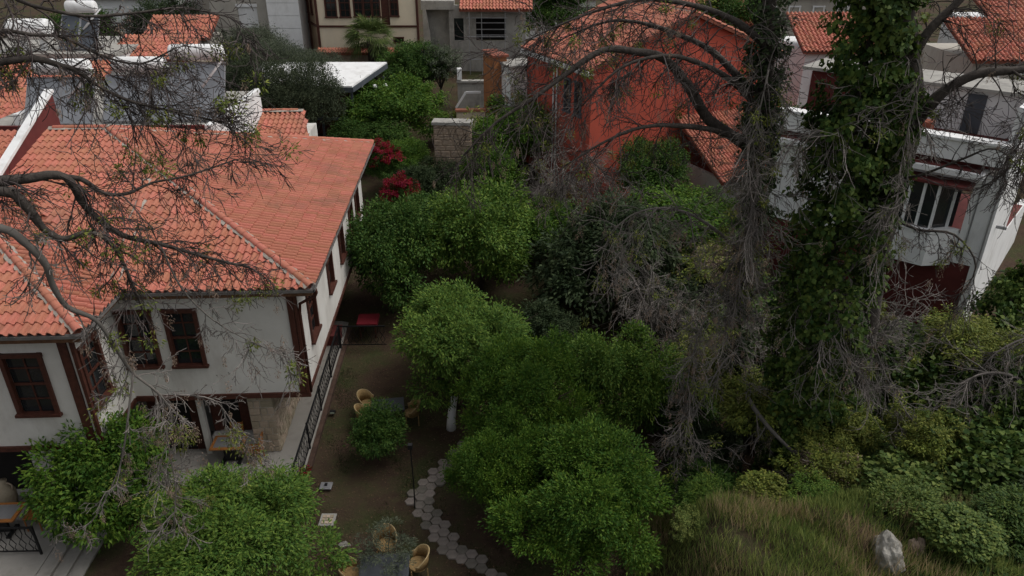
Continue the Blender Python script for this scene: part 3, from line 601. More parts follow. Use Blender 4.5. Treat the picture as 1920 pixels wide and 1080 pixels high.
# -- red house
rz = R(25); rh = thing('red_house', (3.8, 36, 1.0), 'tall red painted gable house with dark windows and tiled lean to', 'house', rz)
GE, GA, LW, DP = 7.75, 9.9, 11.0, 7.0
mb = MB(); mb.add([(0, 0, 0), (LW, 0, 0), (LW, 0, GE), (LW / 2, 0, GA), (0, 0, GE), (0, 0.3, 0), (LW, 0.3, 0), (LW, 0.3, GE), (LW / 2, 0.3, GA), (0, 0.3, GE)], [(0, 1, 2, 3, 4), (9, 8, 7, 6, 5), (0, 4, 9, 5), (1, 6, 7, 2)]); mb.build('gable_wall', red_m, rh)
lw = [(0.9, 1.55, 5.2, 6.9), (2.0, 2.65, 5.2, 6.9)]
mb = MB(); wall_mesh(mb, (0, DP), (0, -1), DP - 0.301, 0, GE - 0.02, 0.3, [(DP - b, DP - a, z0, z1) for a, b, z0, z1 in lw]); mb.build('wall', red_m, rh)
for a, b, z0, z1 in lw: window(rh, (0, b), (0, -1), b - a, z0, z1, 2, 3, fm=slate_m)
boxp('wall', (LW - 0.3, 0.301, 0), (LW - .001, DP, GE - .02), red_m, rh)
sl_ = (GA - GE) / (LW / 2); hy = math.hypot(LW / 2, GA - GE)
merged_roof(rh, (-0.35, DP, GE - 0.35 * sl_ + 0.1), (0, -1, 0), (1, 0, sl_), [(0, 0), (DP + 0.25, 0), (DP + 0.25, hy + 0.37), (0, hy + 0.37)], seed=10)
merged_roof(rh, (LW + 0.35, -0.25, GE - 0.35 * sl_ + 0.1), (0, 1, 0), (-1, 0, sl_), [(0, 0), (DP + 0.25, 0), (DP + 0.25, hy + 0.37), (0, hy + 0.37)], seed=12)
caps((LW / 2, -0.2, GA + 0.1), (LW / 2, DP, GA + 0.1), rh, keep=False)
boxp('eave_board', (-0.42, -0.3, GE - 0.32), (-0.36, DP, GE - 0.08), pure_m, rh); boxp('soffit', (-0.35, -0.2, GE - 0.28), (-0.002, DP, GE - 0.23), cream_m, rh)
for y in (3.4, 3.75): MB().tube([(-0.06, y, 0.5), (-0.06, y, GE - 0.3)], 0.045, 6).build('downpipe', pure_m, rh)
for y, z in ((0.9, 0),): pass
lt = merged_roof(rh, (5.0, -4.2, 2.7), (1, 0, 0), (0, 1, 0.55), [(0, 0), (7.0, 0), (7.0, 4.7), (0, 4.7)], w=0.2, l=0.36, seed=13)
boxp('lean_to_wall', (5.2, -3.9, -0.6), (11.8, -3.7, 2.7), white_m, rh); boxp('lean_to_wall', (5.2, -3.69, -0.6), (5.4, -0.01, 2.75), white_m, rh)
ws = thing('white_outbuilding', (-0.1, 42, 2), 'small white outbuilding wedged against the red gable house', 'shed', R(20)); boxp('wall', (0, 0, 0), (1.6, 2, 5.6), pure_m, ws); boxp('roof', (-0.1, -0.1, 5.602), (1.7, 2.1, 5.75), conc_m, ws)
os_ = thing('orange_outbuilding', (-1.0, 43.2, 2), 'narrow orange rendered outbuilding behind the white one', 'shed', R(20)); boxp('wall', (0, 0, 0), (0.75, 2, 6.0), mat('orange_render', (0.42, 0.17, 0.07), 0.9), os_); boxp('roof', (-0.1, -0.1, 6.002), (0.85, 2.1, 6.12), deck_m, os_)
# -- roofs far right
for i, (x, y, z, w, lb) in enumerate([(16.6, 44, 8.2, 5.5, 'far tiled house glimpsed between the ivy clad trunks'), (24.0, 40, 8.4, 9.5, 'wide tiled house behind the white balcony building'), (9.5, 52, 8.6, 6.5, 'tiled house with pale wall behind the red gable')]):
    h_ = thing('tiled_house', (x, y, 0), lb, 'house'); boxp('wall', (0.3, 0.4, 2), (w - 0.3, 6, z - 0.05), pure_m if i != 1 else beige_m, h_)
    merged_roof(h_, (0, 0, z), (1, 0, 0), (0, 1, 0.42), [(0, 0), (w, 0), (w, 4.2), (0, 4.2)], seed=20 + i)
    for k in range(int(w / 2.2)): window(h_, (0.9 + k * 2.0, 0.4), (1, 0), 0.9, z - 2.0, z - 0.7, 2, 2, fm=pure_m)
for i, (x, y, z, w, mm, lb) in enumerate([(-34, 60, 9.5, 8.5, pure_m, 'far white house beyond the big horizontal tank'), (-25, 63, 10.5, 5.5, beige_m, 'far grey house with red roof beyond the white tanks'), (-1.5, 68, 8.6, 9, pure_m, 'far pale house between concrete house and red gable'), (19, 62, 9.4, 10, beige_m, 'far house with red roof beyond the ivy'), (32, 52, 8.6, 10, pure_m, 'far white house beyond the balcony building')]):
    h_ = thing('far_house', (x, y, 0), lb, 'house'); boxp('wall', (0.3, 0.4, 1), (w - 0.3, 7, z - 0.05), mm, h_)
    merged_roof(h_, (0, 0, z), (1, 0, 0), (0, 1, 0.4), [(0, 0), (w, 0), (w, 5), (0, 5)], seed=40 + i, w=0.3, l=0.5)
    for k in range(int(w / 1.9) - 1): window(h_, (0.9 + k * 1.9, 0.4), (1, 0), 0.9, z - 2.2, z - 0.8, 2, 2, fm=pure_m)
# -- white building with balconies
K_ = R(-41); wb = thing('white_balcony_building', (18.0, 26.0, -0.2), 'white building with stacked balcony ledges, bay window and maroon base', 'building', K_)
boxp('base', (-8.6, 0.06, -0.5), (-0.06, 9, 3.3), redd_m, wb)
mb = MB(); wall_mesh(mb, (-8.6, 0), (1, 0), 8.3, 3.3, 6.85, 0.3, [(4.5, 7.8, 4.5, 6.5)]); mb.build('wall', pure_m, wb)
boxp('wall', (-0.301, -0.002, 3.3), (0, 4.5, 9.45), pure_m, wb); boxp('base', (-0.3, -0.001, -0.5), (-0.02, 10, 3.298), pure_m, wb)
boxp('pilaster', (-0.95, -0.05, 3.3), (-0.75, -0.001, 6.85), pure_m, wb)
boxp('balcony_slab', (-8.6, -0.75, 6.852), (-0.62, 0.3, 7.08), pure_m, wb, 0.02); boxp('slab_cap', (-8.6, -0.62, 7.081), (-0.8, 0.2, 7.12), redd_m, wb)
boxp('recess_wall', (-8.6, 0.05, 7.12), (-0.31, 0.3, 7.75), redd_m, wb)
boxp('parapet', (-8.6, -0.45, 7.35), (-0.2, 0.04, 8.08), pure_m, wb, 0.02); boxp('coping', (-8.7, -0.53, 8.081), (-0.1, 0.12, 8.2), pure_m, wb, 0.02)
boxp('terrace_floor', (-8.6, 0.3, 7.6), (-0.31, 10, 7.8), redd_m, wb)
boxp('penthouse_wall', (-4.2, 2.2, 7.8), (-0.31, 2.5, 9.45), pure_m, wb); boxp('penthouse_wall', (-8.6, 2.6, 7.8), (-4.21, 2.9, 9.3), redd_m, wb); boxp('opening', (-2.3, 2.12, 7.82), (-1.65, 2.198, 9.3), slate_m, wb); boxp('roof_slab', (-8.8, 1.9, 9.452), (0.2, 4.6, 9.58), conc_m, wb)  # opening is a solid slab, its shade painted in dark grey
boxp('brick_pile', (-4.8, 0.5, 7.8), (-3.0, 1.1, 8.35), deck_m, wb)
boxp('cable_strip', (-0.7, -0.03, 3.35), (-0.65, -0.003, 6.8), alu_m, wb)
byp = [(-4.3, 0.02), (-3.9, -0.85), (-1.8, -0.85), (-1.0, 0.02)]
bw = MB().prism(byp, 3.15, 4.55).build('bay', pure_m, wb); MB().prism([(x * 1.0, y * 1.08) for x, y in byp], 4.552, 4.66).build('bay_sill', pure_m, wb)
MB().prism([(-4.05, 0.15), (-3.75, -0.7), (-1.95, -0.7), (-1.3, 0.15)], 4.66, 6.45).build('bay_glass', glass_m, bw)
for x, y in ((-4.08, -0.1), (-3.8, -0.74), (-2.9, -0.74), (-2.4, -0.74), (-1.9, -0.74), (-1.45, -0.1)): boxp('mullion', (x - 0.05, y - 0.04, 4.661), (x + 0.05, y + 0.04, 6.5), pure_m, bw)
boxp('bay_roof', (-4.4, -0.95, 6.46), (-0.9, -0.003, 6.56), redd_m, wb)
MB().tube([(-0.1, -0.04, 3.3), (-0.1, -0.04, 9.3)], 0.03, 6).build('drainpipe', alu_m, wb)
lampb = MB().box((-0.02, 1.2, 4.6), (0.35, 1.3, 4.72)).build('wall_lamp', alu_m, wb)
# -- walls in the middle of the garden
rw = thing('ruined_wall', (-4.05, 38.0, 1.2), 'tall ruined rubble wall with pale coping between shrubs', 'wall', R(-4))
rn = random.Random(8)
boxp('wall', (0, 0, 0), (1.9, 0.7, 4.35), ruin_m, rw); boxp('coping', (-0.08, -0.08, 4.352), (2.0, 0.78, 4.5), conc_m, rw); boxp('plinth', (0.5, -0.9, 0), (2.1, -0.003, 1.1), ruin_m, rw)
me = MB().box((0, 0, 0), (1, 1, 1)).mesh('block'); bm = bmesh.new(); bm.from_mesh(me); bmesh.ops.bevel(bm, geom=bm.edges[:], offset=0.1, segments=1, affect='EDGES'); bm.to_mesh(me); bm.free(); me.materials.append(ruin_m)
z = 1.1
while z < 4.2:
    x = 0; h = rn.uniform(0.25, 0.4); h = min(h, 4.33 - z)
    while x < 1.8:
        w = min(rn.uniform(0.3, 0.6), 1.9 - x); o = link('block', me, rw); p_ = rn.uniform(0.02, 0.07); o.location = (x + .01, -p_, z); o.scale = (w - .03, p_ + 0.1, h - .03); x += w
    z += h
for nm, x, y, z0, lb, dims in (('garden_wall', -3.3, 44.2, 2.5, 'low pale garden wall with red tile coping and white gate', (1.7, 0.3, 2.2)), ('garden_wall', -3.6, 50.0, 3.2, 'stepped grey stone wall below the scaffolded house', (4.0, 0.35, 2.0))):
    w_ = thing(nm, (x, y, z0), lb, 'wall', R(5)); boxp('wall', (0, 0, 0), dims, conc_m if nm and y > 46 else cream_m, w_); boxp('coping', (-0.05, -0.08, dims[2] + .002), (dims[0] + 0.05, dims[1] + 0.08, dims[2] + 0.12), tile_m if y < 46 else conc_m, w_)
    if y < 46: MB().beam((0.0, 0.6, 2.3), (0.6, 0.6, 3.2), 0.08, 0.12).beam((0.6, 0.6, 3.2), (1.5, 0.6, 3.2), 0.08, 0.12).build('gate', pure_m, w_)
    else: boxp('pier', (0.0, -0.1, 2.2), (0.3, 0.5, 2.9), pure_m, w_)

# ---------------------------------------------------------------- garden things
def railing(name, p, q, label, n, h=0.95):
    d = Vector(q) - Vector(p); Ln = d.length; t = thing(name, p, label, 'railing', math.atan2(d.y, d.x))
    MB().beam((0, 0, h), (Ln, 0, h), 0.05, 0.045).build('top_rail', iron_m, t); MB().beam((0, 0, 0.12), (Ln, 0, 0.12), 0.03, 0.03).build('bottom_rail', iron_m, t)
    for i in range(int(Ln / 1.9) + 1):
        x = min(i * Ln / int(Ln / 1.9 + 0.001 if Ln > 1.9 else 1), Ln); MB().beam((x, 0, -0.2), (x, 0, h + 0.06), 0.05, 0.05, up=(0, 1, 0)).build('post', iron_m, t)
    pts = [(0, 0, 0.13), (0.05, 0, 0.22), (-0.03, 0, 0.38), (0.06, 0, 0.55), (-0.02, 0, 0.72), (0.0, 0, h - 0.02)]
    me = MB().tube(pts, 0.011, 4).mesh('baluster'); me.materials.append(iron_m)
    for i in range(n):
        o = link('baluster', me, t); o.location = ((i + 0.5) * Ln / n, 0, 0); o.rotation_euler = (0, 0, math.pi * (i % 2))
    return t
railing('iron_railing', hw(-0.93, -1.2), hw(-0.93, 7.0), 'long black wrought iron railing along the terrace edge', 70)
railing('iron_railing', hw(-9.4, -3.2), hw(-7.3, -3.25), 'short black iron railing beside the stone steps', 16)
railing('iron_railing', hw(-0.9, 7.05), hw(0.9, 7.0), 'black iron railing across the terrace end before the red table', 14)
def leg4(t, w, d, h, m, r=0.02, name='leg', spl=0.0):
    me = MB().tube([(0, 0, 0), (0, 0, h)], r, 6).mesh(name); me.materials.append(m)
    for sx in (-1, 1):
        for sy in (-1, 1): o = link(name, me, t); o.location = (sx * w / 2, sy * d / 2, 0)
def wicker_chair(loc, rz, label, m=None):
    m = m or wicker_m; t = thing('wicker_chair', loc, label, 'chair', rz, 'wicker garden chairs')
    leg4(t, 0.42, 0.42, 0.42, m, 0.018)
    bevel(MB().prism([(math.cos(a) * 0.27, math.sin(a) * 0.26) for a in np.linspace(0, 2 * math.pi, 13)[:-1]], 0.40, 0.46).build('seat', m, t), 0.015)
    V = []; F = []; n = 15
    for i in range(n):
        a = math.pi * (-0.12 + 1.24 * i / (n - 1)); hh = 0.62 + 0.27 * math.sin(max(0, min(math.pi, a))) ** 0.6
        for r_, z in ((0.27, 0.44), (0.31, hh), (0.285, hh), (0.245, 0.44)): V.append((r_ * math.cos(a), r_ * math.sin(a), z))
    for i in range(n - 1):
        for j in range(4): F.append((4 * i + j, 4 * i + (j + 1) % 4, 4 * i + 4 + (j + 1) % 4, 4 * i + 4 + j))
    F += [(3, 2, 1, 0), (4 * n - 4, 4 * n - 3, 4 * n - 2, 4 * n - 1)]
    MB().add(V, F).build('backrest', m, t, True)
    MB().tube([V[4 * i + 1][:2] + (V[4 * i + 1][2] + 0.005,) for i in range(n)], 0.02, 6).build('rim', mat('pale_cane', (0.46, 0.34, 0.17), 0.6, scale=12), t, True)
    return t
def table(loc, rz, w, d, h, label, m, name='garden_table', lm=None, round_=False):
    t = thing(name, loc, label, 'table', rz)
    bevel(MB().box((-w / 2, -d / 2, h - 0.04), (w / 2, d / 2, h)).build('tabletop', m, t), 0.012)
    leg4(t, w - 0.16, d - 0.16, h - 0.04, lm or m, 0.028)
    return t
table((-3.25, 13.75, -0.2), R(4), 1.25, 0.8, 0.74, 'grey garden table under the small olive bush', table_m)
wicker_chair((-3.4, 14.75, -0.2), R(5), 'wicker chair behind the grey table, facing it from the lawn')
wicker_chair((-2.45, 14.1, -0.2), R(-75), 'wicker chair at the end of the grey table toward the hexagonal path')
wicker_chair((-4.15, 13.75, -0.2), R(85), 'wicker chair at the end of the grey table toward the terrace')
table((-4.2, 20.7, -0.2), R(10), 1.1, 0.75, 0.72, 'dark garden table beneath the spreading citrus tree', table_m)
wicker_chair((-5.0, 21.15, -0.2), R(70), 'wicker chair by the dark table, turned toward the white house')
wicker_chair((-4.95, 20.4, -0.2), R(100), 'wicker chair by the dark table, nearest the leafy sapling')
wicker_chair((-3.4, 20.65, -0.2), R(-80), 'wicker chair between the dark table and the whitewashed trunk')
def wooden_chair(loc, rz, label):
    t = thing('wooden_chair', loc, label, 'chair', rz); leg4(t, 0.38, 0.38, 0.43, orange_m, 0.02)
    bevel(MB().box((-0.22, -0.22, 0.43), (0.22, 0.22, 0.47)).build('seat', orange_m, t), 0.01)
    MB().beam((-0.19, 0.2, 0.46), (-0.19, 0.26, 0.95), 0.04, 0.04, up=(0, 1, 0)).build('back_post', orange_m, t); MB().beam((0.19, 0.2, 0.46), (0.19, 0.26, 0.95), 0.04, 0.04, up=(0, 1, 0)).build('back_post', orange_m, t)
    bevel(MB().beam((-0.18, 0.245, 0.80), (0.18, 0.245, 0.80), 0.025, 0.28).build('backrest', orange_m, t), 0.008); return t
def panel_table(loc, rz, w, d, label, leg=iron_m):
    t = thing('wooden_table', loc, label, 'table', rz); bevel(MB().box((-w / 2, -d / 2, 0.70), (w / 2, d / 2, 0.745)).build('tabletop', orange_m, t), 0.01)
    boxp('glass_inset', (-w / 2 + 0.1, -d / 2 + 0.1, 0.746), (w / 2 - 0.1, d / 2 - 0.1, 0.752), alu_m, t); boxp('pedestal', (-0.2, -0.04, 0.06), (0.2, 0.04, 0.70), leg, t); boxp('foot', (-0.3, -0.25, 0), (-0.2, 0.25, 0.06), leg, t); boxp('foot', (0.2, -0.25, 0), (0.3, 0.25, 0.06), leg, t)
panel_table(hw(-3.25, 0.35), HZ, 1.0, 0.7, 'orange wooden table beside the stone pier under the upper floor')
wooden_chair(hw(-2.5, 0.35), HZ - R(90), 'orange wooden chair between table and stone pier'); wooden_chair(hw(-3.2, 0.85), HZ, 'orange wooden chair behind the table against the shutter')
panel_table(hw(-8.75, -2.4), HZ, 1.3, 0.75, 'orange framed table standing on the landing above the steps')
wooden_chair(hw(-7.9, -2.2), HZ - R(90), 'orange wooden chair at the landing table by the steps')
rt = thing('red_table', hw(0.1, 8.0), 'small table under a red cloth at the terrace end', 'table', HZ); leg4(rt, 0.6, 0.6, 0.72, wood_m, 0.03); bevel(boxp('tablecloth', (-0.42, -0.42, 0.6), (0.42, 0.42, 0.75), cloth_m, rt), 0.03)
rt = thing('red_bench', hw(-1.3, 7.6), 'dark red box bench against the white house wall', 'bench', HZ); boxp('seat', (-0.35, -0.45, 0.38), (0.35, 0.45, 0.46), redd_m, rt); boxp('base', (-0.3, -0.4, 0), (0.3, 0.4, 0.379), redd_m, rt)
rt = thing('red_table', (-3.3, 27.2, 0.0), 'low red covered table half hidden below the citrus trees', 'table'); leg4(rt, 0.7, 0.6, 0.6, wood_m, 0.03); boxp('tablecloth', (-0.5, -0.4, 0.45), (0.5, 0.4, 0.63), cloth_m, rt)
fl_ = thing('floodlight', (-5.62, 17.4, -0.2), 'white square floodlight plate lying in the grass by the terrace', 'floodlight'); bevel(boxp('plate', (-0.18, -0.15, 0.09), (0.18, 0.15, 0.14), alu_m, fl_), 0.01); boxp('stem', (-0.05, -0.05, -0.02), (0.05, 0.05, 0.089), iron_m, fl_); boxp('knob', (-0.04, -0.03, 0.151), (0.04, 0.05, 0.2), iron_m, fl_)
dc = thing('drain_cover', (-5.3, 16.1, -0.2), 'square brick drain cover set in the grass', 'drain cover'); boxp('frame', (-0.22, -0.24, 0.0), (0.22, 0.24, 0.03), conc_m, dc)
for i in range(3):
    for j in range(3): boxp('brick', (-0.16 + i * 0.11, -0.17 + j * 0.12, 0.031), (-0.07 + i * 0.11, -0.07 + j * 0.12, 0.05), stone_m, dc)
def rock(name, loc, s, seed, label, m=rock_m):
    bm = bmesh.new(); bmesh.ops.create_icosphere(bm, subdivisions=4, radius=1); rg = random.Random(seed); o_ = Vector((rg.random() * 9, rg.random() * 9, rg.random() * 9))
    from mathutils import noise
    for v in bm.verts:
        n = noise.noise(v.co * 1.1 + o_) * 0.45 + noise.noise(v.co * 2.7 + o_) * 0.2 + noise.noise(v.co * 7 + o_) * 0.07
        v.co *= 1 + n; v.co.x *= s[0]; v.co.y *= s[1]; v.co.z *= s[2]
    me = bpy.data.meshes.new(name); bm.to_mesh(me); bm.free(); o = link(name, me, None, m); o.location = loc; tag(o, label, 'rock'); return o
rock('boulder', (8.2, 11.9, gz(8.2, 11.9) - 0.05), (0.34, 0.42, 0.56), 3, 'tall pale weathered boulder on the grassy bank')
rock('boulder', (9.0, 12.2, gz(9.0, 12.2) - 0.05), (0.22, 0.25, 0.4), 5, 'smaller brownish boulder beside the pale one', ruin_m)
rock('boulder', (4.0, 12.6, gz(4.0, 12.6) - 0.1), (0.35, 0.2, 0.3), 7, 'low grey boulder at the lip of the grassy bank')
rock('stone_lump', (-4.65, 15.15, -0.2), (0.16, 0.1, 0.08), 9, 'small pale stone lying in the lawn')
sp = thing('garden_spotlight', hw(-0.55, 2.85, -0.2), 'small green lit spotlight beside the iron railing', 'spotlight'); boxp('head', (-0.09, -0.06, 0.1), (0.09, 0.06, 0.2), iron_m, sp); boxp('lens', (-0.075, -0.065, 0.115), (0.075, -0.061, 0.185), mat('pale_lens', (0.55, 0.62, 0.5), 0.3), sp); boxp('spike', (-0.015, -0.015, -0.1), (0.015, 0.015, 0.099), iron_m, sp)
pl = thing('flower_trough', hw(-0.82, -0.9, -0.19), 'narrow trough of red flowers at the end of the railing', 'planter', HZ); boxp('trough', (-0.07, -0.5, 0), (0.13, 0.5, 0.3), deck_m, pl)
rg = np.random.default_rng(5); n = 700; P = np.stack([rg.uniform(-.15, .2, n), rg.uniform(-.5, .5, n), rg.uniform(.28, .55, n)], 1)
link('foliage', leaf_mesh('foliage', P, rdir(rg, n), rdir(rg, n), 0.07, 0.04), pl, citrus_m); n = 160; P = np.stack([rg.uniform(-.15, .2, n), rg.uniform(-.5, .5, n), rg.uniform(.42, .6, n)], 1); link('flowers', leaf_mesh('flowers', P, rdir(rg, n), rdir(rg, n), 0.06, 0.05), pl, bract_m)
vs = thing('clay_jar', hw(-9.1, -1.35), 'pale clay jar standing by the dark doorway', 'jar'); k = MB(); k.tube([(0, 0, 0), (0, 0, .05), (0, 0, .3), (0, 0, .55), (0, 0, .75), (0, 0, .85), (0, 0, .95)], [.12, .16, .24, .25, .16, .10, .13], 14); k.build('body', stone_m, vs, True); MB().tube([(0.1, 0, .88), (0.24, 0, .8), (0.22, 0, .62)], 0.02, 6).build('handle', stone_m, vs, True)
MB_ = MB().tube([(0, 0, 0), (0.02, 0, 1.0), (0, 0, 2.2)], 0.02, 6); lp = thing('garden_lamp_post', (-2.85, 16.6, -0.2), 'thin dark garden lamp post beside the hexagonal path', 'lamp post'); MB_.build('post', iron_m, lp); boxp('head', (-0.06, -0.06, 2.2), (0.06, 0.06, 2.34), iron_m, lp)
wt = thing('whitewashed_trunk', (-2.06, 20.35, -0.2), 'short whitewashed tree trunk leaning below the citrus canopy', 'trunk'); MB().tube([(0, 0, -.1), (0.02, 0, .4), (0.08, 0.05, .9), (0.16, 0.1, 1.3)], [.17, .14, .13, .11], 10).build('trunk', pure_m, wt, True); MB().tube([(0.16, 0.1, 1.3), (0.3, 0.3, 1.9), (0.5, 0.6, 2.4)], [.108, .08, .05], 8).build('limb', trunk_m, wt, True)
# ---------------------------------------------------------------- leafy trees
CR = {}
for i in range(4): CR['citrus%d' % i] = crown_mesh('crown', 100 + i, lobes(i + 1, 15, 0.72, 0.2, 0.44, 0.9, 0.56), 700, 46, 0.145, 0.062, 0.030)
CR['dense'] = crown_mesh('crown', 120, lobes(21, 22, 0.78, 0.16, 0.36, 1.0, 0.5), 1450, 46, 0.105, 0.046, 0.019, droop=-0.2)
CR['dense1'] = crown_mesh('crown', 121, lobes(23, 22, 0.78, 0.16, 0.36, 1.0, 0.5), 1450, 46, 0.105, 0.046, 0.019, droop=-0.2)
CR['broad'] = crown_mesh('crown', 130, lobes(31, 9), 560, 44, 0.15, 0.08, 0.036, droop=0.35)
CR['olive'] = crown_mesh('crown', 140, lobes(41, 10, 0.6, 0.3, 0.5), 800, 40, 0.14, 0.05, 0.016, droop=0.1)
CR['olive1'] = crown_mesh('crown', 141, lobes(43, 10, 0.6, 0.3, 0.5), 800, 40, 0.14, 0.05, 0.016, droop=0.1)
CR['sparse'] = crown_mesh('crown', 150, lobes(51, 8, 0.65, 0.25, 0.45), 210, 34, 0.14, 0.085, 0.032, droop=0.5)
CR['sparse1'] = crown_mesh('crown', 151, lobes(53, 8, 0.65, 0.25, 0.45), 210, 34, 0.14, 0.085, 0.032, droop=0.5)
CR['ivy'] = crown_mesh('crown', 160, lobes(61, 10, 0.55, 0.3, 0.55), 520, 30, 0.16, 0.095, 0.085, droop=0.5, zmin=-0.3)
CR['ivy1'] = crown_mesh('crown', 161, lobes(63, 10, 0.55, 0.3, 0.55), 520, 30, 0.16, 0.095, 0.085, droop=0.5, zmin=-0.3)
CR['shrub'] = crown_mesh('crown', 170, lobes(71, 8), 300, 40, 0.2, 0.11, 0.045, droop=0.2)
CR['bloom'] = crown_mesh('bloom', 180, lobes(81, 8, 0.75, 0.2, 0.45), 130, 40, 0.14, 0.075, 0.055, zmin=-0.2, inner=0.1)
CR['fine'] = crown_mesh('crown', 190, lobes(91, 20, 0.76, 0.18, 0.38, 0.9, 0.52), 1200, 44, 0.12, 0.052, 0.019, droop=0.3)
CR['wisp'] = crown_mesh('crown', 152, lobes(57, 8, 0.7, 0.2, 0.4), 100, 30, 0.14, 0.1, 0.024, droop=0.0)
TR = {}
def trunk_mesh(seed, h, r, spread, n=6, wob=0.12):
    rn = random.Random(seed); mb = MB(); fork = h * 0.42
    P = [(0, 0, -0.15), (rn.uniform(-wob, wob) * 0.5, rn.uniform(-wob, wob) * 0.5, fork * 0.5), (rn.uniform(-wob, wob), rn.uniform(-wob, wob), fork)]
    mb.tube(P, [r * 1.25, r, r * 0.85], 8)
    for i in range(n):
        a = 2 * math.pi * (i + rn.random() * 0.6) / n; R_ = spread * rn.uniform(0.4, 0.75); z = h * rn.uniform(0.85, 1.3)
        q = P[-1]; mid = (q[0] + math.cos(a) * R_ * 0.45, q[1] + math.sin(a) * R_ * 0.45, fork + (z - fork) * 0.55); e = (q[0] + math.cos(a) * R_, q[1] + math.sin(a) * R_, z)
        mb.tube([(q[0], q[1], q[2] - 0.06), mid, e], [r * 0.6, r * 0.4, r * 0.12], 6)
        for k in range(4):
            a2 = a + rn.uniform(-1, 1); f = rn.uniform(0.4, 1); b = [mid[j] * (1 - f) + e[j] * f for j in range(3)]
            mb.tube([b, (b[0] + math.cos(a2) * spread * 0.2, b[1] + math.sin(a2) * spread * 0.2, b[2] + 0.25)], [r * 0.16, r * 0.05], 4, False)
    return mb.mesh('trunk', True)
def tree(name, x, y, hc, rx, rz_, mesh, m, label, group=None, cat='tree', rot=0.0, tr=0.1, tm=None, ry=None, z=None):
    z = gz(x, y) if z is None else z
    t = thing(name, (x, y, z), label, cat, 0, group)
    link('trunk', trunk_mesh(int(abs(x) * 100) + 7, hc, tr, rx), t, tm or trunk_m)
    c = link('crown', CR[mesh], t, m); c.location = (0, 0, hc); c.rotation_euler = (0, 0, rot); c.scale = (rx, ry or rx, rz_)
    return t
G1 = 'broadleaf trees of the garden'
tree('citrus_tree', -5.05, 28.0, 2.5, 2.15, 2.5, 'citrus0', citrus_m, 'dark glossy citrus tree crowding the long side wall of the white house', G1, rot=0.3)
tree('citrus_tree', -1.38, 29.5, 2.4, 2.5, 2.5, 'citrus1', citrusl_m, 'rounded yellow green citrus tree between the dark one and the loquat', G1, rot=1.2)
tree('loquat_tree', 4.0, 27.6, 2.6, 3.1, 2.7, 'broad', dull_m, 'wide dull green loquat tree with grey drooping leaves', G1, rot=0.6, ry=2.4)
tree('citrus_tree', -1.6, 21.6, 2.25, 3.45, 1.95, 'fine', citrusl_m, 'spreading light green citrus tree over the dark garden table', G1, rot=2.0, ry=2.3)
tree('laurel_tree', 0.45, 18.45, 2.4, 1.9, 1.95, 'dense', bright_m, 'bright green laurel tree rising behind two others beside the path', G1, rot=0.5)
tree('laurel_tree', 1.85, 14.4, 2.1, 2.2, 1.85, 'dense1', bright_m, 'bushy bright green laurel beside the grassy bank', G1, rot=1.5)
tree('laurel_tree', -0.2, 15.85, 1.9, 1.45, 1.75, 'dense', bright_m, 'dense bright laurel overhanging the hexagonal slabs', G1, rot=3.5)
tree('citrus_tree', 3.45, 19.8, 2.2, 1.65, 2.05, 'citrus3', citrusl_m, 'upright citrus tree standing beside the ash trunk', G1, rot=0.1)
tree('sapling', -4.25, 18.75, 1.15, 0.82, 0.85, 'shrub', citrus_m, 'small leafy sapling on the open lawn', None, 'sapling', rot=0.3, tr=0.035)
tree('citrus_tree', -6.75, 13.35, 1.85, 2.4, 1.6, 'fine', citrusl_m, 'broad willowy citrus tree below the terrace front', G1, rot=2.6)
tree('magnolia_shrub', -10.95, 16.0, 1.75, 1.75, 1.75, 'broad', bright_m, 'glossy dark green shrub against the wing of the white house', None, 'shrub', rot=2.2, tr=0.06)
tree('garden_tree', 0.15, 40.2, 2.5, 2.45, 2.2, 'citrus3', bright_m, 'bright green tree in front of the white outbuilding', G1, rot=1.9)
tree('garden_tree', -1.2, 36.0, 1.8, 1.8, 1.7, 'citrus2', bright_m, 'bright green bushy tree beside the ruined wall', G1, rot=0.9)
tree('garden_tree', 6.7, 35.0, 2.7, 1.75, 1.8, 'citrus1', citrus_m, 'rounded dark green tree before the red gable', G1, rot=2.9)
tree('garden_tree', 7.6, 31.6, 2.0, 3.2, 1.4, 'citrus2', bright_m, 'low wide bright green tree below the tiled lean to', G1, rot=0.2)
tree('garden_tree', -6.8, 44.2, 2.2, 2.9, 2.0, 'citrus0', bright_m, 'broad bright green tree in front of the pavilion', G1, rot=1.1)
tree('garden_tree', -8.0, 41.5, 1.6, 2.0, 1.5, 'citrus3', citrus_m, 'low green tree between bougainvillea and pavilion', G1, rot=0.1)
tree('garden_tree', -6.4, 51.6, 2.2, 2.3, 1.7, 'citrus1', citrus_m, 'deep green tree below the palm', G1, rot=2.1)
OG = 'olive trees round the pavilion'
tree('olive_tree', -17.2, 51.3, 3.1, 2.5, 2.4, 'olive', olive_m, 'tall grey green olive tree below the white clad bay', OG, rot=0.4, tr=0.16)
tree('olive_tree', -14.5, 47.6, 3.2, 2.5, 2.3, 'olive1', olive_m, 'silver grey olive tree beside the cream mansion corner', OG, rot=1.4, tr=0.16)
tree('olive_tree', -11.3, 41.2, 4.2, 2.1, 2.5, 'olive', olived_m, 'dark olive tree in front of the pavilion roof', OG, rot=2.4, tr=0.16)
tree('olive_tree', -13.9, 41.0, 4.3, 2.2, 2.5, 'olive1', olived_m, 'dark olive tree hiding the pavilion posts', OG, rot=0.9, tr=0.15)
tree('olive_tree', -16.6, 41.6, 3.6, 2.1, 2.4, 'olive1', olived_m, 'olive tree beside the white solar house', OG, rot=3.4, tr=0.14)
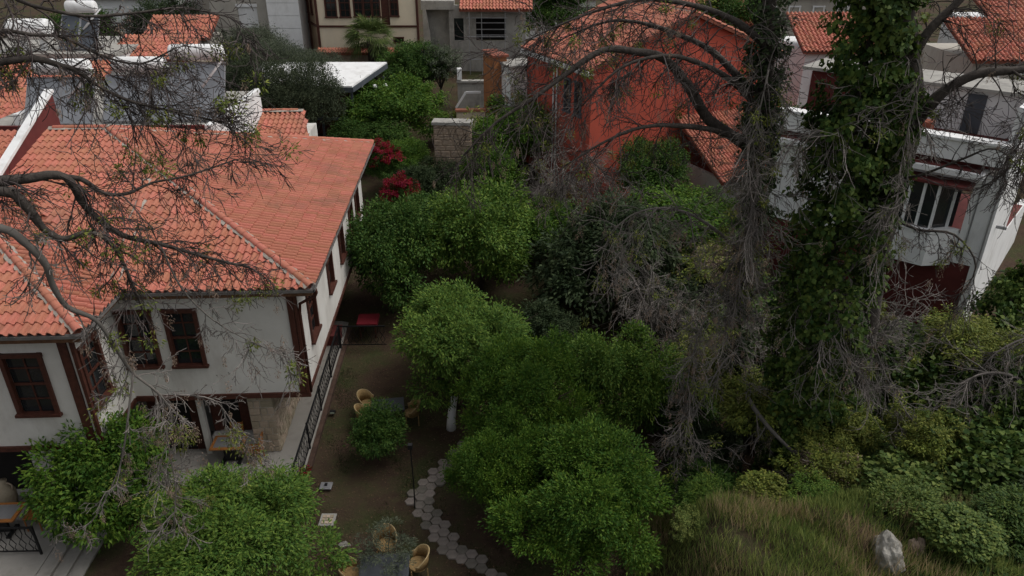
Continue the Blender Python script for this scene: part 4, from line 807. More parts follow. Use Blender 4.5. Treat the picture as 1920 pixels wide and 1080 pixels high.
tree('olive_tree', -12.0, 47.2, 3.3, 1.9, 1.8, 'olive', olive_m, 'olive tree standing behind the pavilion edge', OG, rot=4.4, tr=0.14)
tree('fruit_tree', -13.6, 38.2, 1.6, 1.9, 1.0, 'citrus2', yellow_m, 'low yellowish tree beyond the red tiled shed', None, 'tree', rot=0.4)
tree('fruit_tree', -4.8, 50.9, 2.7, 1.7, 1.5, 'sparse', olive_m, 'thin grey leaved tree with pale trunk beside the scaffold', None, 'tree', rot=0.4, tr=0.09, tm=bark_m)
tree('shrub', -4.3, 37.0, 1.3, 1.5, 1.3, 'citrus3', dull_m, 'grey green shrub at the foot of the ruined wall', None, 'shrub', rot=0.8, tr=0.05)
tree('shrub', -5.6, 38.6, 1.7, 1.3, 1.2, 'citrus1', bright_m, 'green shrub growing through the bougainvillea', None, 'shrub', rot=0.8, tr=0.05)
tree('shrub', -3.7, 44.6, 1.2, 1.1, 0.8, 'citrus0', yellow_m, 'yellowish shrub below the small garden wall', None, 'shrub', rot=0.8, tr=0.05)
for x, y, hc, r, rz_, lb in ((-6.7, 37.6, 2.4, 1.05, 0.95, 'crimson bougainvillea beside the far roof corner'), (-5.55, 35.2, 1.7, 0.9, 1.0, 'crimson bougainvillea hanging lower toward the garden')):
    t = tree('bougainvillea', x, y, hc, r, rz_, 'bloom', bract_m, lb, None, 'flowering shrub', rot=x, tr=0.04)
    c = link('leaves', CR['citrus2'], t, citrus_m); c.location = (0.1, 0.25, hc - 0.55); c.scale = (r * 1.05, r * 1.05, rz_ * 1.1)
tree('shrub', -4.0, 33.0, 1.2, 1.7, 1.4, 'citrus1', citrus_m, 'dark green shrub filling the gap below the bougainvillea', None, 'shrub', rot=1.8, tr=0.05)
tree('shrub', 1.3, 31.8, 1.5, 1.7, 1.6, 'citrus3', bright_m, 'bright shrub between yellow green citrus and tangled tree', None, 'shrub', rot=0.8, tr=0.05)
tree('shrub', 1.2, 24.6, 1.2, 1.3, 1.2, 'broad', dull_m, 'dark low shrub in the shade before the loquat', None, 'shrub', rot=0.5, tr=0.05)
tree('olive_bush', -3.25, 13.95, 1.05, 0.9, 0.55, 'wisp', olive_m, 'small grey olive bush growing over the grey garden table', None, 'shrub', rot=0.4, tr=0.03)
for i, (x, y, h_, r, m, lb) in enumerate([(-30, 54, 3.0, 3.0, citrus_m, 'round dark tree beside the far white house'), (-24.5, 56, 3.2, 2.6, dull_m, 'dull green tree beyond the white tanks'), (3.5, 62, 3.5, 2.8, citrus_m, 'far tree behind the red gable roof'), (6, 50, 3.5, 2.6, dull_m, 'tree rising beyond the red tiled gable'), (15, 54, 4.0, 3.0, citrus_m, 'far tree glimpsed beyond the ivy column'), (22, 50, 3.5, 3.0, dull_m, 'far tree behind the wide tiled house'), (13.5, 38, 3.0, 2.2, citrus_m, 'tree behind the white building end wall')]):
    tree('far_tree', x, y, h_, r, r * 0.85, 'citrus%d' % (i % 4), m, lb, None, 'tree', rot=i)
# palm
def palm(name, x, y, h, r, n, label, seed, tr=0.22):
    rn = random.Random(seed); t = thing(name, (x, y, gz(x, y)), label, 'palm')
    MB().tube([(0, 0, -0.2), (0.03, 0, h * 0.5), (0, 0, h)], [tr * 1.1, tr, tr * 0.9], 10).build('trunk', trunk_m, t, True)
    V = []; F = []
    for i in range(n):
        a = rn.uniform(0, 2 * math.pi); el = rn.uniform(-0.9, 1.25); d = Vector((math.cos(a) * math.cos(el), math.sin(a) * math.cos(el), math.sin(el)))
        st_ = d * r * 0.45; side = d.cross(Vector((0, 0, 1))).normalized(); up = side.cross(d)
        c = Vector((0, 0, h)) + st_
        b = len(V); V += [tuple(Vector((0, 0, h))), tuple(c + side * 0.015), tuple(c - side * 0.015)]; F.append((b, b + 1, b + 2))
        for k in range(15):
            t_ = (k - 7) / 7 * 1.25; f = d * math.cos(t_) + side * math.sin(t_); w = side * math.cos(t_) - d * math.sin(t_)
            L_ = r * 0.62 * rn.uniform(0.85, 1.1); tip = c + f * L_ + Vector((0, 0, -L_ * rn.uniform(0.15, 0.35))); m_ = c + f * L_ * 0.55
            b = len(V); V += [tuple(c), tuple(m_ + w * 0.035 + up * 0.01), tuple(tip), tuple(m_ - w * 0.035 + up * 0.01)]; F.append((b, b + 1, b + 2, b + 3))
    MB().add(V, F).build('crown', palm_m, t)
palm('fan_palm', -9.7, 53.0, 3.7, 1.9, 75, 'fan palm before the cream timber mansion', 3)
palm('fan_palm', -8.0, 42.8, 1.4, 1.2, 22, 'young fan palm under the pavilion eave', 5, 0.1)

# ---------------------------------------------------------------- bare trees
def smooth(P, k=4):
    P = [Vector(p) for p in P]; out = []
    for i in range(len(P) - 1):
        a = P[max(i - 1, 0)]; b = P[i]; c = P[i + 1]; d = P[min(i + 2, len(P) - 1)]
        for j in range(k):
            t = j / k; out.append(0.5 * ((2 * b) + (c - a) * t + (2 * a - 5 * b + 4 * c - d) * t * t + (3 * b - a - 3 * c + d) * t ** 3))
    out.append(P[-1]); return out
def rv(rn): return Vector((rn.gauss(0, 1), rn.gauss(0, 1), rn.gauss(0, 1)))
def twig(mb, p, d, Ln, r, lvl, rn, tips, droop=0.16, curl=0.2, kids=(5, 3, 0), mn=0.0062):
    k = (8, 6, 5)[min(lvl, 2)]; P = [p]; st_ = Ln / k; d = d.normalized()
    ax = rv(rn).normalized(); w = rn.uniform(-0.22, 0.22); up = rn.random() < 0.7
    for i in range(k):
        f = i / k
        d = (d + ax.cross(d) * w + rv(rn) * 0.07 + Vector((0, 0, -droop if f < 0.5 else (curl if up else -droop * 0.5)))).normalized(); P.append(P[-1] + d * st_)
    rr = [max(mn, r * (1 - 0.7 * i / k)) for i in range(k + 1)]
    mb.tube(P, rr, 4 if lvl == 0 else 3, False)
    nk = kids[min(lvl, 2)]
    if nk == 0 or Ln < 0.15: tips.append((P[-1], d)); return
    for i in range(int(nk * rn.uniform(0.6, 1.4)) + 1):
        f = rn.uniform(0.12, 0.95); j = min(int(f * k), k - 1); q = P[j].lerp(P[j + 1], f * k - j); dd = (P[j + 1] - P[j]).normalized()
        nd = dd * 0.9 + rv(rn).normalized() * 0.75
        twig(mb, q, nd, Ln * rn.uniform(0.35, 0.72), rr[j] * 0.62, lvl + 1, rn, tips, droop, curl, kids, mn)
def spray(name, parent, tips, rn, frac, m, n, rad, L, Wd, hang=0.0, seed=0):
    rg = np.random.default_rng(seed); sel = [t for t in tips if rn.random() < frac * (5 if hang and t[0].z < 8.5 else 1)]
    if not sel: return
    C = np.array([tuple(t[0]) for t in sel]); idx = np.repeat(np.arange(len(sel)), n); cnt = len(idx)
    off = rdir(rg, cnt) * (rad * rg.uniform(0.5, 1.5, len(sel))[idx] * rg.random(cnt) ** 0.5)[:, None]
    off[:, 2] = off[:, 2] * (1 + hang) - hang * rad * 0.8
    D = off / rad + rdir(rg, cnt) * 0.5; D[:, 2] -= 0.25 + hang
    U = rdir(rg, cnt) * 0.7; U[:, 2] += 0.8
    link(name, leaf_mesh(name, C[idx] + off, D, U, L * rg.uniform(0.7, 1.2, cnt), Wd), parent, m)
def bare_tree(name, label, trunk, limbs, seed, dens, base, group=None, leaf=0.02, seeds=0.01, cat='tree'):
    """trunk, limbs: (points, r0, r1, material, spread, dens factor)"""
    rn = random.Random(seed); t = thing(name, base, label, cat, 0, group); bo = Vector(base); tips = []
    def rel(P): return [Vector(p) - bo for p in P]
    P = smooth(rel(trunk[0])); n = len(P); rr = [trunk[1] + (trunk[2] - trunk[1]) * i / (n - 1) for i in range(n)]
    rr = [r * rn.uniform(0.92, 1.1) for r in rr]; MB().tube(P, rr, 10).build('trunk', bark_m, t, True)
    sets = {}
    for pts, r0, r1, tm_, spread, df in limbs:
        P = smooth(rel(pts)); n = len(P); rr = [r0 + (r1 - r0) * (i / (n - 1)) ** 0.8 for i in range(n)]
        if r0 > 0.012: MB().tube(P, [r * rn.uniform(0.9, 1.12) for r in rr], 7).build('limb', bark_m if tm_ is twigd_m else tm_, t, True)
        mb = sets.setdefault(tm_.name, (MB(), tm_))[0]
        for i in range(n - 1):
            Ls = (P[i + 1] - P[i]).length; f = i / (n - 1)
            e = Ls * dens * df * (0.35 + f)
            for _ in range(int(e) + (1 if rn.random() < e % 1 else 0)):
                dd = (P[i + 1] - P[i]).normalized(); nd = dd * 0.7 + rv(rn).normalized() * 0.9
                twig(mb, P[i].lerp(P[i + 1], rn.random()), nd, spread * rn.uniform(0.5, 1.6), max(0.011, min(rr[i] * 0.5, 0.018)), 0, rn, tips)
        twig(mb, P[-1], P[-1] - P[-2], spread, r1, 0, rn, tips)
    for k, (mb, tm_) in sets.items(): mb.build('twigs', tm_, t)['kind'] = 'stuff'
    spray('young_leaves', t, tips, rn, leaf * 0.6, yellow_m, 60, 0.17, 0.09, 0.03, 0.0, seed)
    spray('seed_clusters', t, tips, rn, seeds, seed_m, 42, 0.07, 0.05, 0.016, 1.6, seed + 1)
    return t
D_, T_ = twigd_m, twig_m
LT = [(-11.0, 11.4, 9.0), (-10.6, 11.9, 11.6)]
bare_tree('ash_tree', 'nearly leafless tree whose dark limbs reach over the red hip roof',
  ([(-12.6, 11.2, -0.4), (-12.2, 11.3, 3), (-11.4, 11.4, 6.5), (-10.9, 11.5, 9.4), (-10.6, 12.0, 12.0), (-10.4, 12.4, 15.0)], 0.36, 0.18), [
  ([(-10.9, 11.45, 9.4), (-9.47, 11.5, 11.02), (-8.77, 11.7, 11.41), (-8.12, 12, 11.45), (-7.62, 12.2, 11.41), (-7.58, 12.5, 10.72), (-7.25, 12.8, 10.09), (-6.73, 13.1, 9.77), (-6.1, 13.4, 9.38), (-5.41, 13.7, 9.01)], 0.13, 0.02, D_, 0.85, 1.0),
  ([(-11.0, 11.4, 9.2), (-9.37, 11.3, 10.91), (-8.3, 11.5, 11.4), (-8.02, 11.6, 11.1), (-7.92, 11.7, 10.67), (-7.71, 11.8, 10.43), (-7.25, 11.9, 10.51), (-6.99, 12, 10.21), (-6.93, 12.1, 9.71), (-6.9, 12.2, 9.06)], 0.12, 0.02, D_, 0.75, 0.9),
  ([(-11.1, 11.4, 8.8), (-9.02, 11, 10.85), (-8.13, 11, 10.96), (-7.77, 11, 10.66), (-7.66, 11.1, 10.27), (-7.72, 11.2, 9.85), (-7.65, 11.3, 9.38), (-7.29, 11.4, 9.06), (-7.15, 11.5, 8.45), (-7.01, 11.6, 7.82), (-6.68, 11.7, 7.27), (-6.56, 11.8, 6.57)], 0.09, 0.016, T_, 0.55, 0.55),
  ([(-7.82, 12.2, 11.41), (-7.49, 12.4, 11.31), (-7.25, 12.6, 10.97), (-6.94, 12.8, 10.9), (-6.56, 13, 11.03), (-6.04, 13.3, 11.06), (-5.29, 13.8, 11.21)], 0.05, 0.014, D_, 0.8, 1.0),
  ([(-10.7, 11.8, 11.4), (-9.89, 13, 12.78), (-8.3, 13, 13.21), (-7.79, 13.2, 13.08), (-7.56, 13.3, 12.95), (-7.24, 13.4, 12.63), (-6.84, 13.5, 12.39), (-6.22, 13.8, 12.13), (-5.45, 14, 11.88)], 0.075, 0.014, D_, 1.0, 1.35),
  ([(-10.6, 12.0, 12.0), (-9.49, 13, 13.4), (-8.52, 13, 13.66), (-8.12, 13.2, 13.58), (-7.71, 13.4, 13.51), (-7.33, 13.6, 13.21), (-6.72, 13.8, 12.99), (-6.08, 14, 13.24)], 0.05, 0.012, D_, 1.0, 1.2),
  ([(-10.5, 12.2, 13.2), (-8.78, 13, 14.3), (-7.86, 13, 14.07), (-7.19, 13.3, 13.87), (-6.52, 13.6, 13.88), (-5.8, 13.9, 13.93), (-5.18, 14.2, 13.76)], 0.05, 0.012, D_, 0.8, 1.0),
  ([(-6.68, 11.7, 7.27), (-6.73, 11.7, 6.52), (-6.79, 11.7, 5.73), (-6.86, 11.7, 4.9), (-7.09, 11.7, 4.02)], 0.022, 0.008, T_, 0.5, 0.9),
  ([(-7.01, 11.6, 7.82), (-7.21, 11.4, 6.99), (-7.45, 11.3, 6.19), (-7.7, 11.2, 5.62), (-8.37, 11.1, 4.61), (-8.9, 11, 4.43)], 0.022, 0.008, T_, 0.4, 0.5),
  ([(-6.43, 11.8, 7.2), (-5.83, 12, 6.93), (-5.62, 12.2, 6.13), (-5.51, 12.4, 5.14)], 0.018, 0.007, T_, 0.45, 0.8),
  ([(-6.73, 13.1, 9.77), (-6.46, 13, 8.88), (-5.97, 13, 8.16), (-5.3, 13, 7.66), (-4.59, 13, 7.28)], 0.022, 0.008, T_, 0.6, 0.9),
  ], 21, 7.5, (-12.6, 11.2, -0.2), leaf=0.03, seeds=0.016)
bare_tree('ash_tree', 'tall ash with grey arching limbs hanging before the red gable',
  ([(7.9, 19.6, -0.4), (7.68, 19.5, 1.16), (7.16, 19.4, 2.85), (6.53, 19.2, 4.66), (6.53, 19, 6.49), (6.59, 19, 8.1), (6.34, 18.8, 10.36), (6.17, 18.5, 12.14), (5.84, 18.3, 14.28), (5.6, 18.2, 17)], 0.24, 0.13), [
  ([(6.35, 18.8, 9.8), (5.75, 18.6, 10.25), (4.9, 18.4, 10.8), (4.23, 18.2, 11.69), (3.56, 18, 12.35), (2.83, 17.8, 12.54), (2.06, 17.6, 12.6), (1.21, 17.3, 12.12), (0.48, 17, 11.65), (-0.36, 16.8, 11.15), (-1.1, 16.6, 10.46)], 0.18, 0.02, D_, 1.1, 0.9),
  ([(5.97, 18.6, 10.16), (5.01, 18.2, 10.59), (4.01, 17.9, 10.79), (3.05, 17.6, 10.82), (2.15, 17.3, 10.54), (1.26, 17, 10.08)], 0.10, 0.016, D_, 1.1, 0.9),
  ([(6.2, 18.6, 11.35), (5.71, 18.9, 11.68), (5.04, 19.2, 12.27), (4.41, 19.5, 12.58), (3.35, 19.7, 12.9), (2.44, 20, 12.92), (1.39, 20.3, 12.49)], 0.13, 0.018, D_, 1.3, 1.2),
  ([(6.29, 18.7, 10.93), (5.27, 18.3, 11.8), (4.23, 17.9, 12.31), (3.39, 17.5, 12.5), (2.4, 17.2, 12.26), (1.58, 17, 11.47)], 0.10, 0.016, D_, 1.1, 1.0),
  ([(6.08, 18.4, 12.53), (5.21, 18.3, 13.14), (4.16, 18.2, 13.5), (2.91, 18.1, 13.63), (1.58, 18, 13.29), (0.49, 18, 12.83)], 0.10, 0.016, D_, 1.3, 1.4),
  ([(6.56, 19, 6.82), (5.45, 18.6, 7.79), (4.61, 18.3, 8.37), (3.83, 18, 8.63), (3.11, 17.7, 8.6), (2.56, 17.5, 8.25)], 0.06, 0.012, T_, 1.1, 1.2),
  ([(6.75, 19, 5.47), (7.16, 18.3, 6.34), (7.71, 17.8, 6.43), (8.27, 17.5, 6.27), (9.02, 17.2, 5.79)], 0.06, 0.014, T_, 1.1, 1.4),
  ([(7.12, 19.3, 2.91), (6.76, 17.8, 3.0), (7.14, 16.8, 2.6), (7.99, 16.3, 1.88), (8.21, 16, 1.67), (7.6, 15.8, 1.47), (6.85, 15.6, 1.17)], 0.085, 0.02, T_, 0.8, 1.1),
  ([(6.4, 18.9, 9.6), (6.2, 18.0, 9.2), (6.0, 17.6, 8.2), (5.9, 17.4, 6.9), (5.9, 17.3, 5.4)], 0.03, 0.008, T_, 1.0, 2.0),
  ([(6.2, 18.5, 12.2), (5.9, 17.6, 12.0), (5.7, 17.2, 11.0), (5.75, 17.1, 9.6), (5.9, 17.0, 8.2)], 0.03, 0.008, T_, 1.0, 2.2),
  ([(6.6, 19, 7.4), (5.8, 18, 7.0), (5.2, 17.4, 6.0), (4.9, 17.2, 4.8), (4.8, 17.1, 3.2)], 0.03, 0.008, T_, 0.9, 1.2),
  ([(6.9, 19.3, 3.6), (6.0, 18.0, 3.9), (5.2, 17.0, 3.2), (4.7, 16.6, 2.2), (4.5, 16.5, 1.1)], 0.04, 0.009, T_, 0.9, 1.3),
  ], 22, 5.6, (7.9, 19.6, -0.2), leaf=0.022, seeds=0.022)
bare_tree('ash_tree', 'massive dark trunked tree leaning before the white balcony building',
  ([(10.5, 18.5, 0.2), (10.2, 18.3, 2.5), (9.99, 18.2, 4.53), (9.67, 18, 6.97), (9.5, 17.8, 8.56), (9.47, 17.6, 10.03), (9.31, 17.4, 11.37), (8.74, 17.2, 12.83), (8.17, 17, 14.37), (7.9, 17, 17)], 0.36, 0.2), [
  ([(9.43, 17.4, 10.87), (9.75, 17.2, 11.66), (10.35, 17, 12.18), (11.25, 16.8, 12.33), (11.97, 16.6, 12.6)], 0.18, 0.06, D_, 1.1, 1.8),
  ([(8.91, 17.2, 12.37), (9.16, 17.2, 13.06), (9.68, 17.2, 13.72), (9.99, 17.2, 14.25)], 0.13, 0.06, D_, 1.1, 2.0),
  ([(9.42, 17.5, 10.06), (8.48, 17.2, 10.8), (7.45, 16.9, 11.0), (6.52, 16.6, 10.84)], 0.05, 0.012, T_, 1.2, 1.3),
  ([(9.44, 17.6, 9.62), (9.62, 17, 9.82), (10.22, 16.5, 10.37), (10.8, 16.2, 10.71), (11.6, 16, 10.03)], 0.045, 0.012, D_, 0.9, 0.8),
  ([(9.57, 17.8, 7.68), (8.7, 17.2, 7.35), (8.14, 16.8, 6.64), (8.24, 16.5, 5.55), (9.16, 16.3, 4.7)], 0.04, 0.01, T_, 1.1, 1.3),
  ([(9.5, 17.8, 8.56), (10.13, 17.3, 8.33), (10.91, 17, 8.31), (11.48, 16.7, 7.58), (11.1, 16.5, 6.64)], 0.05, 0.012, D_, 0.8, 0.8),
  ([(9.0, 17.3, 12.6), (8.9, 16.6, 12.2), (8.75, 16.3, 11.2), (8.8, 16.2, 9.8), (9.1, 16.2, 8.6)], 0.025, 0.008, T_, 0.9, 1.2),
  ([(9.9, 18.0, 5.2), (9.6, 17.0, 5.2), (9.9, 16.4, 4.4), (10.6, 16.0, 3.4), (11.4, 15.8, 2.8)], 0.04, 0.01, T_, 1.0, 1.4),
  ([(11.0, 16.8, 12.3), (11.4, 16.2, 11.9), (11.3, 15.9, 11.2), (11.0, 15.8, 10.4)], 0.03, 0.008, D_, 0.9, 2.0),
  ], 23, 6.0, (10.5, 18.5, gz(10.5, 18.5)), leaf=0.012, seeds=0.008)
bare_tree('ash_tree', 'leaning grey limbed tree above the ivy slope at the garden edge',
  ([(16.4, 17.2, 1.6), (16.3, 17.2, 3.0), (16.4, 17.1, 5.5), (16.2, 17.0, 8.5)], 0.2, 0.1), [
  ([(16.3, 17.2, 2.9), (15.41, 17, 3.18), (14.15, 17, 3.89), (13.31, 17, 4.24), (12.61, 17, 4.15), (12.2, 17, 3.54)], 0.085, 0.02, T_, 0.9, 1.6),
  ([(16.4, 17.1, 5.0), (15.2, 17.4, 5.3), (14.1, 17.6, 5.0), (13.2, 17.5, 4.4), (12.8, 17.4, 3.2)], 0.05, 0.012, T_, 1.0, 1.8),
  ([(16.4, 17.1, 4.2), (15.6, 16.0, 4.2), (14.6, 15.2, 3.6), (13.9, 14.8, 2.8)], 0.04, 0.01, T_, 0.9, 1.6),
  ], 24, 5.0, (16.4, 17.2, gz(16.4, 17.2)), leaf=0.02, seeds=0.006)
def tangle(name, x, y, h, r, n, seed, label, m, dens=5.0, leaf=0.03, seeds=0.0, spread=0.9):
    rn = random.Random(seed); z = gz(x, y); L_ = []
    for i in range(n):
        a = 2 * math.pi * (i + rn.random()) / n; q = rn.uniform(0.5, 1.0); e = rn.uniform(0.55, 1.15)
        L_.append(([(x, y, z + h * 0.3), (x + math.cos(a) * r * 0.3 * q, y + math.sin(a) * r * 0.3 * q, z + h * (0.3 + 0.45 * e)), (x + math.cos(a) * r * 0.7 * q, y + math.sin(a) * r * 0.7 * q, z + h * e * 0.95), (x + math.cos(a) * r * q, y + math.sin(a) * r * q, z + h * e * 0.8)], 0.04, 0.009, m, spread, 1.0))
    return bare_tree(name, label, ([(x, y, z - 0.2), (x + 0.05, y, z + h * 0.15), (x, y, z + h * 0.32)], 0.1, 0.07), L_, seed, dens, (x, y, z), None, leaf, seeds, 'tree')
tangle('bare_tree', 2.4, 34.6, 4.2, 2.7, 11, 31, 'tangled grey leafless tree before the red gable wall', T_, 4.0, 0.02, 0, 1.3)
tangle('bare_tree', 5.3, 24.6, 3.6, 1.8, 8, 32, 'tangled grey leafless tree between loquat and ash trunk', T_, 4.0, 0.02, 0.01, 1.0)
tangle('bare_tree', 7.0, 21.5, 3.2, 1.7, 8, 33, 'twiggy half dead tree below the arching ash limbs', T_, 4.0, 0.03, 0.02, 1.0)
tangle('bare_tree', 12.0, 21.0, 3.6, 2.0, 9, 34, 'grey twiggy tree rising above the ivy slope', T_, 4.0, 0.02, 0.01, 1.0)

# ---------------------------------------------------------------- ivy and undergrowth
def ivy_col(name, pts, rad, n, L, label, m, seed):
    rg = np.random.default_rng(seed); P = np.array([tuple(p) for p in smooth(pts, 6)]); Rr = np.interp(np.linspace(0, 1, len(P)), np.linspace(0, 1, len(rad)), rad)
    ncl = n // 28; i0 = rg.integers(0, len(P) - 1, ncl); f = rg.random(ncl)[:, None]
    c = P[i0] * (1 - f) + P[i0 + 1] * f; d = rdir(rg, ncl); d[:, 2] *= 0.4; d /= np.linalg.norm(d, axis=1, keepdims=True)
    C = c + d * (Rr[i0] * rg.uniform(0.35, 1.05, ncl))[:, None]
    idx = np.repeat(np.arange(ncl), 28); k = len(idx); out = d[idx]
    Q = C[idx] + rdir(rg, k) * (0.24 * rg.random(k) ** 0.5)[:, None]
    D = rdir(rg, k) * 0.7 + out * 0.4; D[:, 2] -= 0.7; U = out + rdir(rg, k) * 0.5; U[:, 2] += 0.35
    b = Vector(pts[0]); t = thing(name, b, label, 'ivy')
    o = link('foliage', leaf_mesh('foliage', Q - np.array(tuple(b)), D, U, L * rg.uniform(0.6, 1.25, k), L * 0.85 * rg.uniform(0.7, 1.2, k)), t, m)
    MB().tube([Vector(p) - b for p in smooth(pts)], 0.05, 6).build('stem', bark_m, t, True); return t
ivy_col('climbing_ivy', [(8.7, 17.7, 0.2), (8.5, 17.6, 2), (8.35, 17.5, 4.5), (8.2, 17.4, 7), (8.1, 17.3, 9.5), (7.95, 17.2, 11.5), (7.8, 17.1, 14.5)], [1.1, 1.25, 1.3, 1.2, 1.15, 1.0, 0.9], 26000, 0.15, 'thick column of dark ivy hanging between the two big trunks', ivy_m, 1)
ivy_col('climbing_ivy', [(9.5, 17.9, 6.0), (9.25, 17.5, 9.0), (8.95, 17.3, 11.2), (8.3, 17.0, 13), (7.9, 16.9, 15)], [0.35, 0.45, 0.5, 0.6, 0.6], 7000, 0.15, 'ivy climbing the massive dark trunk', ivy_m, 2)
ivy_col('climbing_ivy', [(7.4, 19.45, 0.5), (6.7, 19.2, 4.0), (6.6, 18.9, 8.0), (6.35, 18.7, 10.4), (6.1, 18.4, 12.5), (5.8, 18.2, 15)], [0.4, 0.42, 0.5, 0.5, 0.45, 0.4], 7500, 0.13, 'ivy wrapped round the trunk of the tall grey ash', dull_m, 3)
ivy_col('climbing_ivy', [(18.6, 23.2, 0.5), (18.2, 23.0, 2.5), (17.6, 22.6, 4.0), (17.0, 22.0, 4.4), (16.0, 21.5, 3.6)], [1.1, 1.1, 0.9, 0.8, 0.8], 9000, 0.15, 'arching ivy mound in front of the white building corner', ivy_m, 4)
UG = 'ivy mounds on the garden slope'
for i, (x, y, hc, r, rz_, k, m, lb) in enumerate([
  (12.2, 18.6, 0.9, 1.7, 1.5, 'ivy', ivy_m, 'dark ivy mound below the massive trunk'),
  (10.6, 17.0, 0.5, 1.8, 1.1, 'ivy1', ivyl_m, 'light leaved ivy mound behind the boulders'),
  (10.2, 14.4, 0.3, 1.5, 0.9, 'ivy', ivyl_m, 'bright ivy spilling down beside the boulders'),
  (12.3, 15.2, 0.5, 1.8, 1.4, 'ivy1', ivy_m, 'dark ivy mound on the slope beyond the bright patch'),
  (14.3, 17.4, 0.9, 1.7, 1.6, 'ivy', ivy_m, 'ivy mound beneath the leaning grey limb'),
  (13.6, 21.2, 1.0, 1.8, 1.3, 'ivy1', ivy_m, 'ivy mound at the foot of the maroon wall'),
  (16.8, 20.4, 1.2, 2.0, 1.5, 'ivy', ivyl_m, 'light ivy mound below the arching ivy'),
  (11.0, 22.8, 1.5, 1.8, 1.6, 'ivy', dull_m, 'dull green mound behind the ivy column'),
  (5.4, 16.3, 0.7, 1.15, 0.9, 'broad', citrus_m, 'dark shrub at the foot of the grassy bank'),
  (6.6, 26.5, 1.3, 1.9, 1.5, 'broad', dull_m, 'dull leafy shrub beside the loquat tree'),
  (8.9, 24.3, 1.3, 1.9, 1.5, 'ivy1', ivy_m, 'ivy mound behind the ash trunk'),
  (13.2, 12.6, 0.4, 1.6, 1.0, 'ivy', dull_m, 'dull ivy mound high on the slope'),
  (11.4, 26.0, 1.3, 2.0, 1.5, 'broad', citrus_m, 'leafy shrub before the white building wall'),
  (5.5, 20.8, 0.8, 1.3, 1.1, 'broad', citrus_m, 'dark shrub in the shade beside the upright citrus'),
  (5.9, 18.4, 0.6, 1.1, 0.8, 'broad', dull_m, 'low dull shrub at the ash trunk foot'),
  (9.0, 20.4, 0.6, 1.5, 1.0, 'ivy1', ivy_m, 'low ivy mound between the two big trunks')]):
    t = tree('ivy_mound' if 'ivy' in lb.split(' ')[0:4] or 'ivy' in lb else 'shrub', x, y, hc, r, rz_, k, m, lb, None, 'shrub', rot=i * 1.3, tr=0.04)
rn = random.Random(12)
for i, (x, y, r, m, lb) in enumerate([(5.0, 14.9, 0.7, citrusl_m, 'leafy weed clump at the foot of the bank by the laurel'), (6.4, 14.6, 0.75, yellow_m, 'yellowish weed clump on the crest of the bank'), (7.6, 14.3, 0.8, citrusl_m, 'leafy weed clump behind the tall boulder'), (9.4, 13.4, 0.8, ivyl_m, 'broad leaved weed clump above the brownish boulder'), (9.9, 12.2, 0.9, ivyl_m, 'broad leaved weed clump spilling past the boulders'), (4.3, 13.6, 0.5, grass_m, 'pale weed clump near the low grey boulder'), (11.3, 12.6, 1.0, ivy_m, 'dark leafy weed clump on the upper slope')]):
    tree('weed_clump', x, y, 0.35, r, 0.45, ('shrub', 'ivy', 'sparse1')[i % 3], m, lb, None, 'weeds', rot=i, tr=0.02)
YG = None
for i, (x, y, hc, r, rz_, k, lb) in enumerate([
  (7.1, 18.1, 2.6, 1.5, 1.0, 'sparse', 'yellow green sapling sprouting round the ash trunk'),
  (9.4, 17.3, 2.3, 1.3, 0.9, 'sparse1', 'yellow green sapling with reddish tips before the ivy column'),
  (8.4, 15.6, 1.6, 1.2, 0.9, 'sparse', 'yellow green sapling beside the crooked grey limb'),
  (13.4, 18.8, 2.6, 1.4, 0.9, 'sparse1', 'yellow green sapling above the dark ivy mound'),
  (12.6, 24.4, 2.2, 1.2, 1.0, 'sparse', 'yellow green sapling in front of the maroon wall'),
  (8.4, 27.5, 2.6, 1.8, 1.0, 'sparse1', 'yellow green sapling behind the loquat tree'),
  (11.0, 15.9, 2.2, 1.1, 0.9, 'sparse1', 'thin yellow green sapling above the bright ivy'),
  (6.2, 20.0, 3.0, 1.2, 0.9, 'sparse1', 'yellow green sapling between citrus and ash trunk')]):
    t = tree('sapling', x, y, hc, r, rz_, k, yellow_m, lb, None, 'sapling', rot=i * 0.9, tr=0.04)
    c = link('twiglets', CR['sparse'], t, seed_m if i % 3 == 2 else yellow_m); c.location = (0, 0, hc - 0.2); c.scale = (r * 0.8, r * 0.8, rz_ * 0.9); c.rotation_euler = (0, 0, i * 2.1)
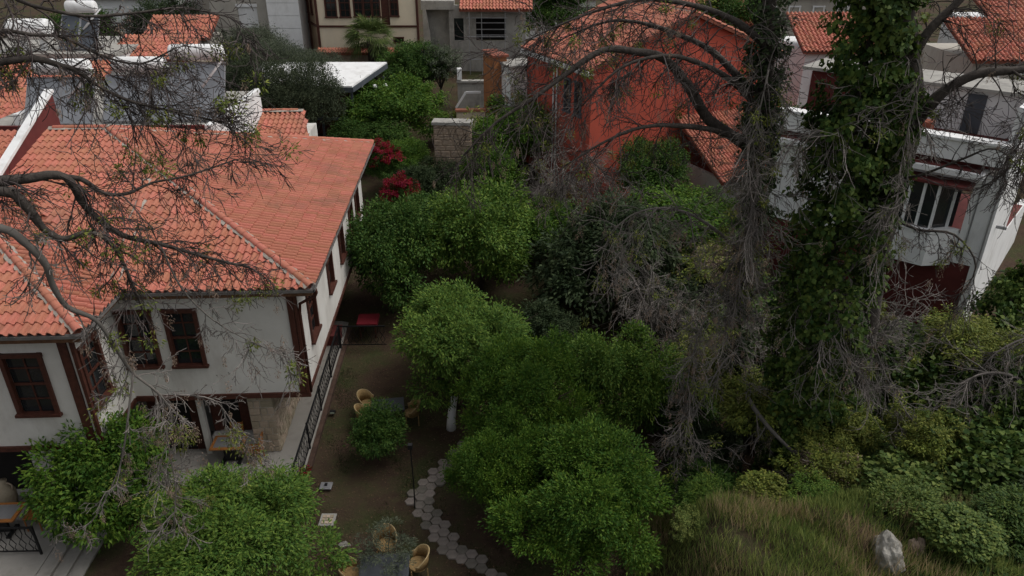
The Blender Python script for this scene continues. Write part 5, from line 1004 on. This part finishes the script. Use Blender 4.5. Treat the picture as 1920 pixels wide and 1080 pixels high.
# grass
def grass(name, n, fn, L, Wd, m, label, seed, lean=0.45):
    rg = np.random.default_rng(seed); P = []
    while len(P) < n:
        x, y = fn(rg)
        if x is not None: P.append((x, y, gz(x, y) - 0.02))
    P = np.array(P); n = len(P); D = rdir(rg, n) * lean; D[:, 2] = 1; U = rdir(rg, n)
    o = link(name, leaf_mesh(name, P, D, U, L * rg.uniform(0.5, 1.3, n), Wd, 0.1), None, m); tag(o, label, 'grass', kind='stuff')
def bank(rg):
    x = rg.uniform(3.0, 11.5); y = rg.uniform(8.5, 16.0)
    if hsh(x * 1.2, y * 1.1) + rg.normal() * 0.5 < -0.55: return None, None
    return x, y
def patch(rg):
    x = rg.uniform(3.0, 11.5); y = rg.uniform(8.5, 16.0)
    if hsh(x * 0.9 + 1, y * 1.4 + 2) + rg.normal() * 0.25 < 0.35: return None, None
    return x, y
grass('bank_grass', 48000, bank, 0.34, 0.016, grass_m, 'long green grass growing on the bank', 1)
grass('dry_grass', 9000, patch, 0.55, 0.011, straw_m, 'dry straw coloured grass stalks on the bank', 2, 0.35)
def lawn(rg):
    x = rg.uniform(-7.5, 3.5); y = rg.uniform(12.5, 24)
    if hsh(x * 0.9 + 3, y * 0.8) + hsh(x * 2.7, y * 2.3) * 0.4 + rg.normal() * 0.35 < 0.35: return None, None
    return x, y
grass('lawn_grass', 26000, lawn, 0.085, 0.014, lawn_m, 'short patchy grass on the garden lawn', 3, 0.9)
rg = np.random.default_rng(77); n = 26000; X = rg.uniform(8.5, 22, n); Y = rg.uniform(11, 27, n)
P = np.array([(x, y, gz(x, y) + 0.12 * rg.random()) for x, y in zip(X, Y)]); U = rdir(rg, n) * 0.5; U[:, 2] += 1; D = rdir(rg, n); D[:, 2] *= 0.3
tag(link('ground_cover', leaf_mesh('ground_cover', P, D, U, 0.14 * rg.uniform(0.6, 1.2, n), 0.11), None, ivy_m), 'ivy leaves carpeting the garden slope', 'ivy', kind='stuff')
n = 9000; X = rg.uniform(-8, 12, n); Y = rg.uniform(12.5, 30, n)
P = np.array([(x, y, gz(x, y) + 0.02) for x, y in zip(X, Y)]); U = rdir(rg, n) * 0.3; U[:, 2] += 1; D = rdir(rg, n); D[:, 2] *= 0.15
tag(link('leaf_litter', leaf_mesh('leaf_litter', P, D, U, 0.07 * rg.uniform(0.6, 1.2, n), 0.035), None, mat('dead_leaf', (0.13, 0.085, 0.05), 0.9, bump=0, island=0.4)), 'brown fallen leaves scattered over the soil', 'leaves', kind='stuff')
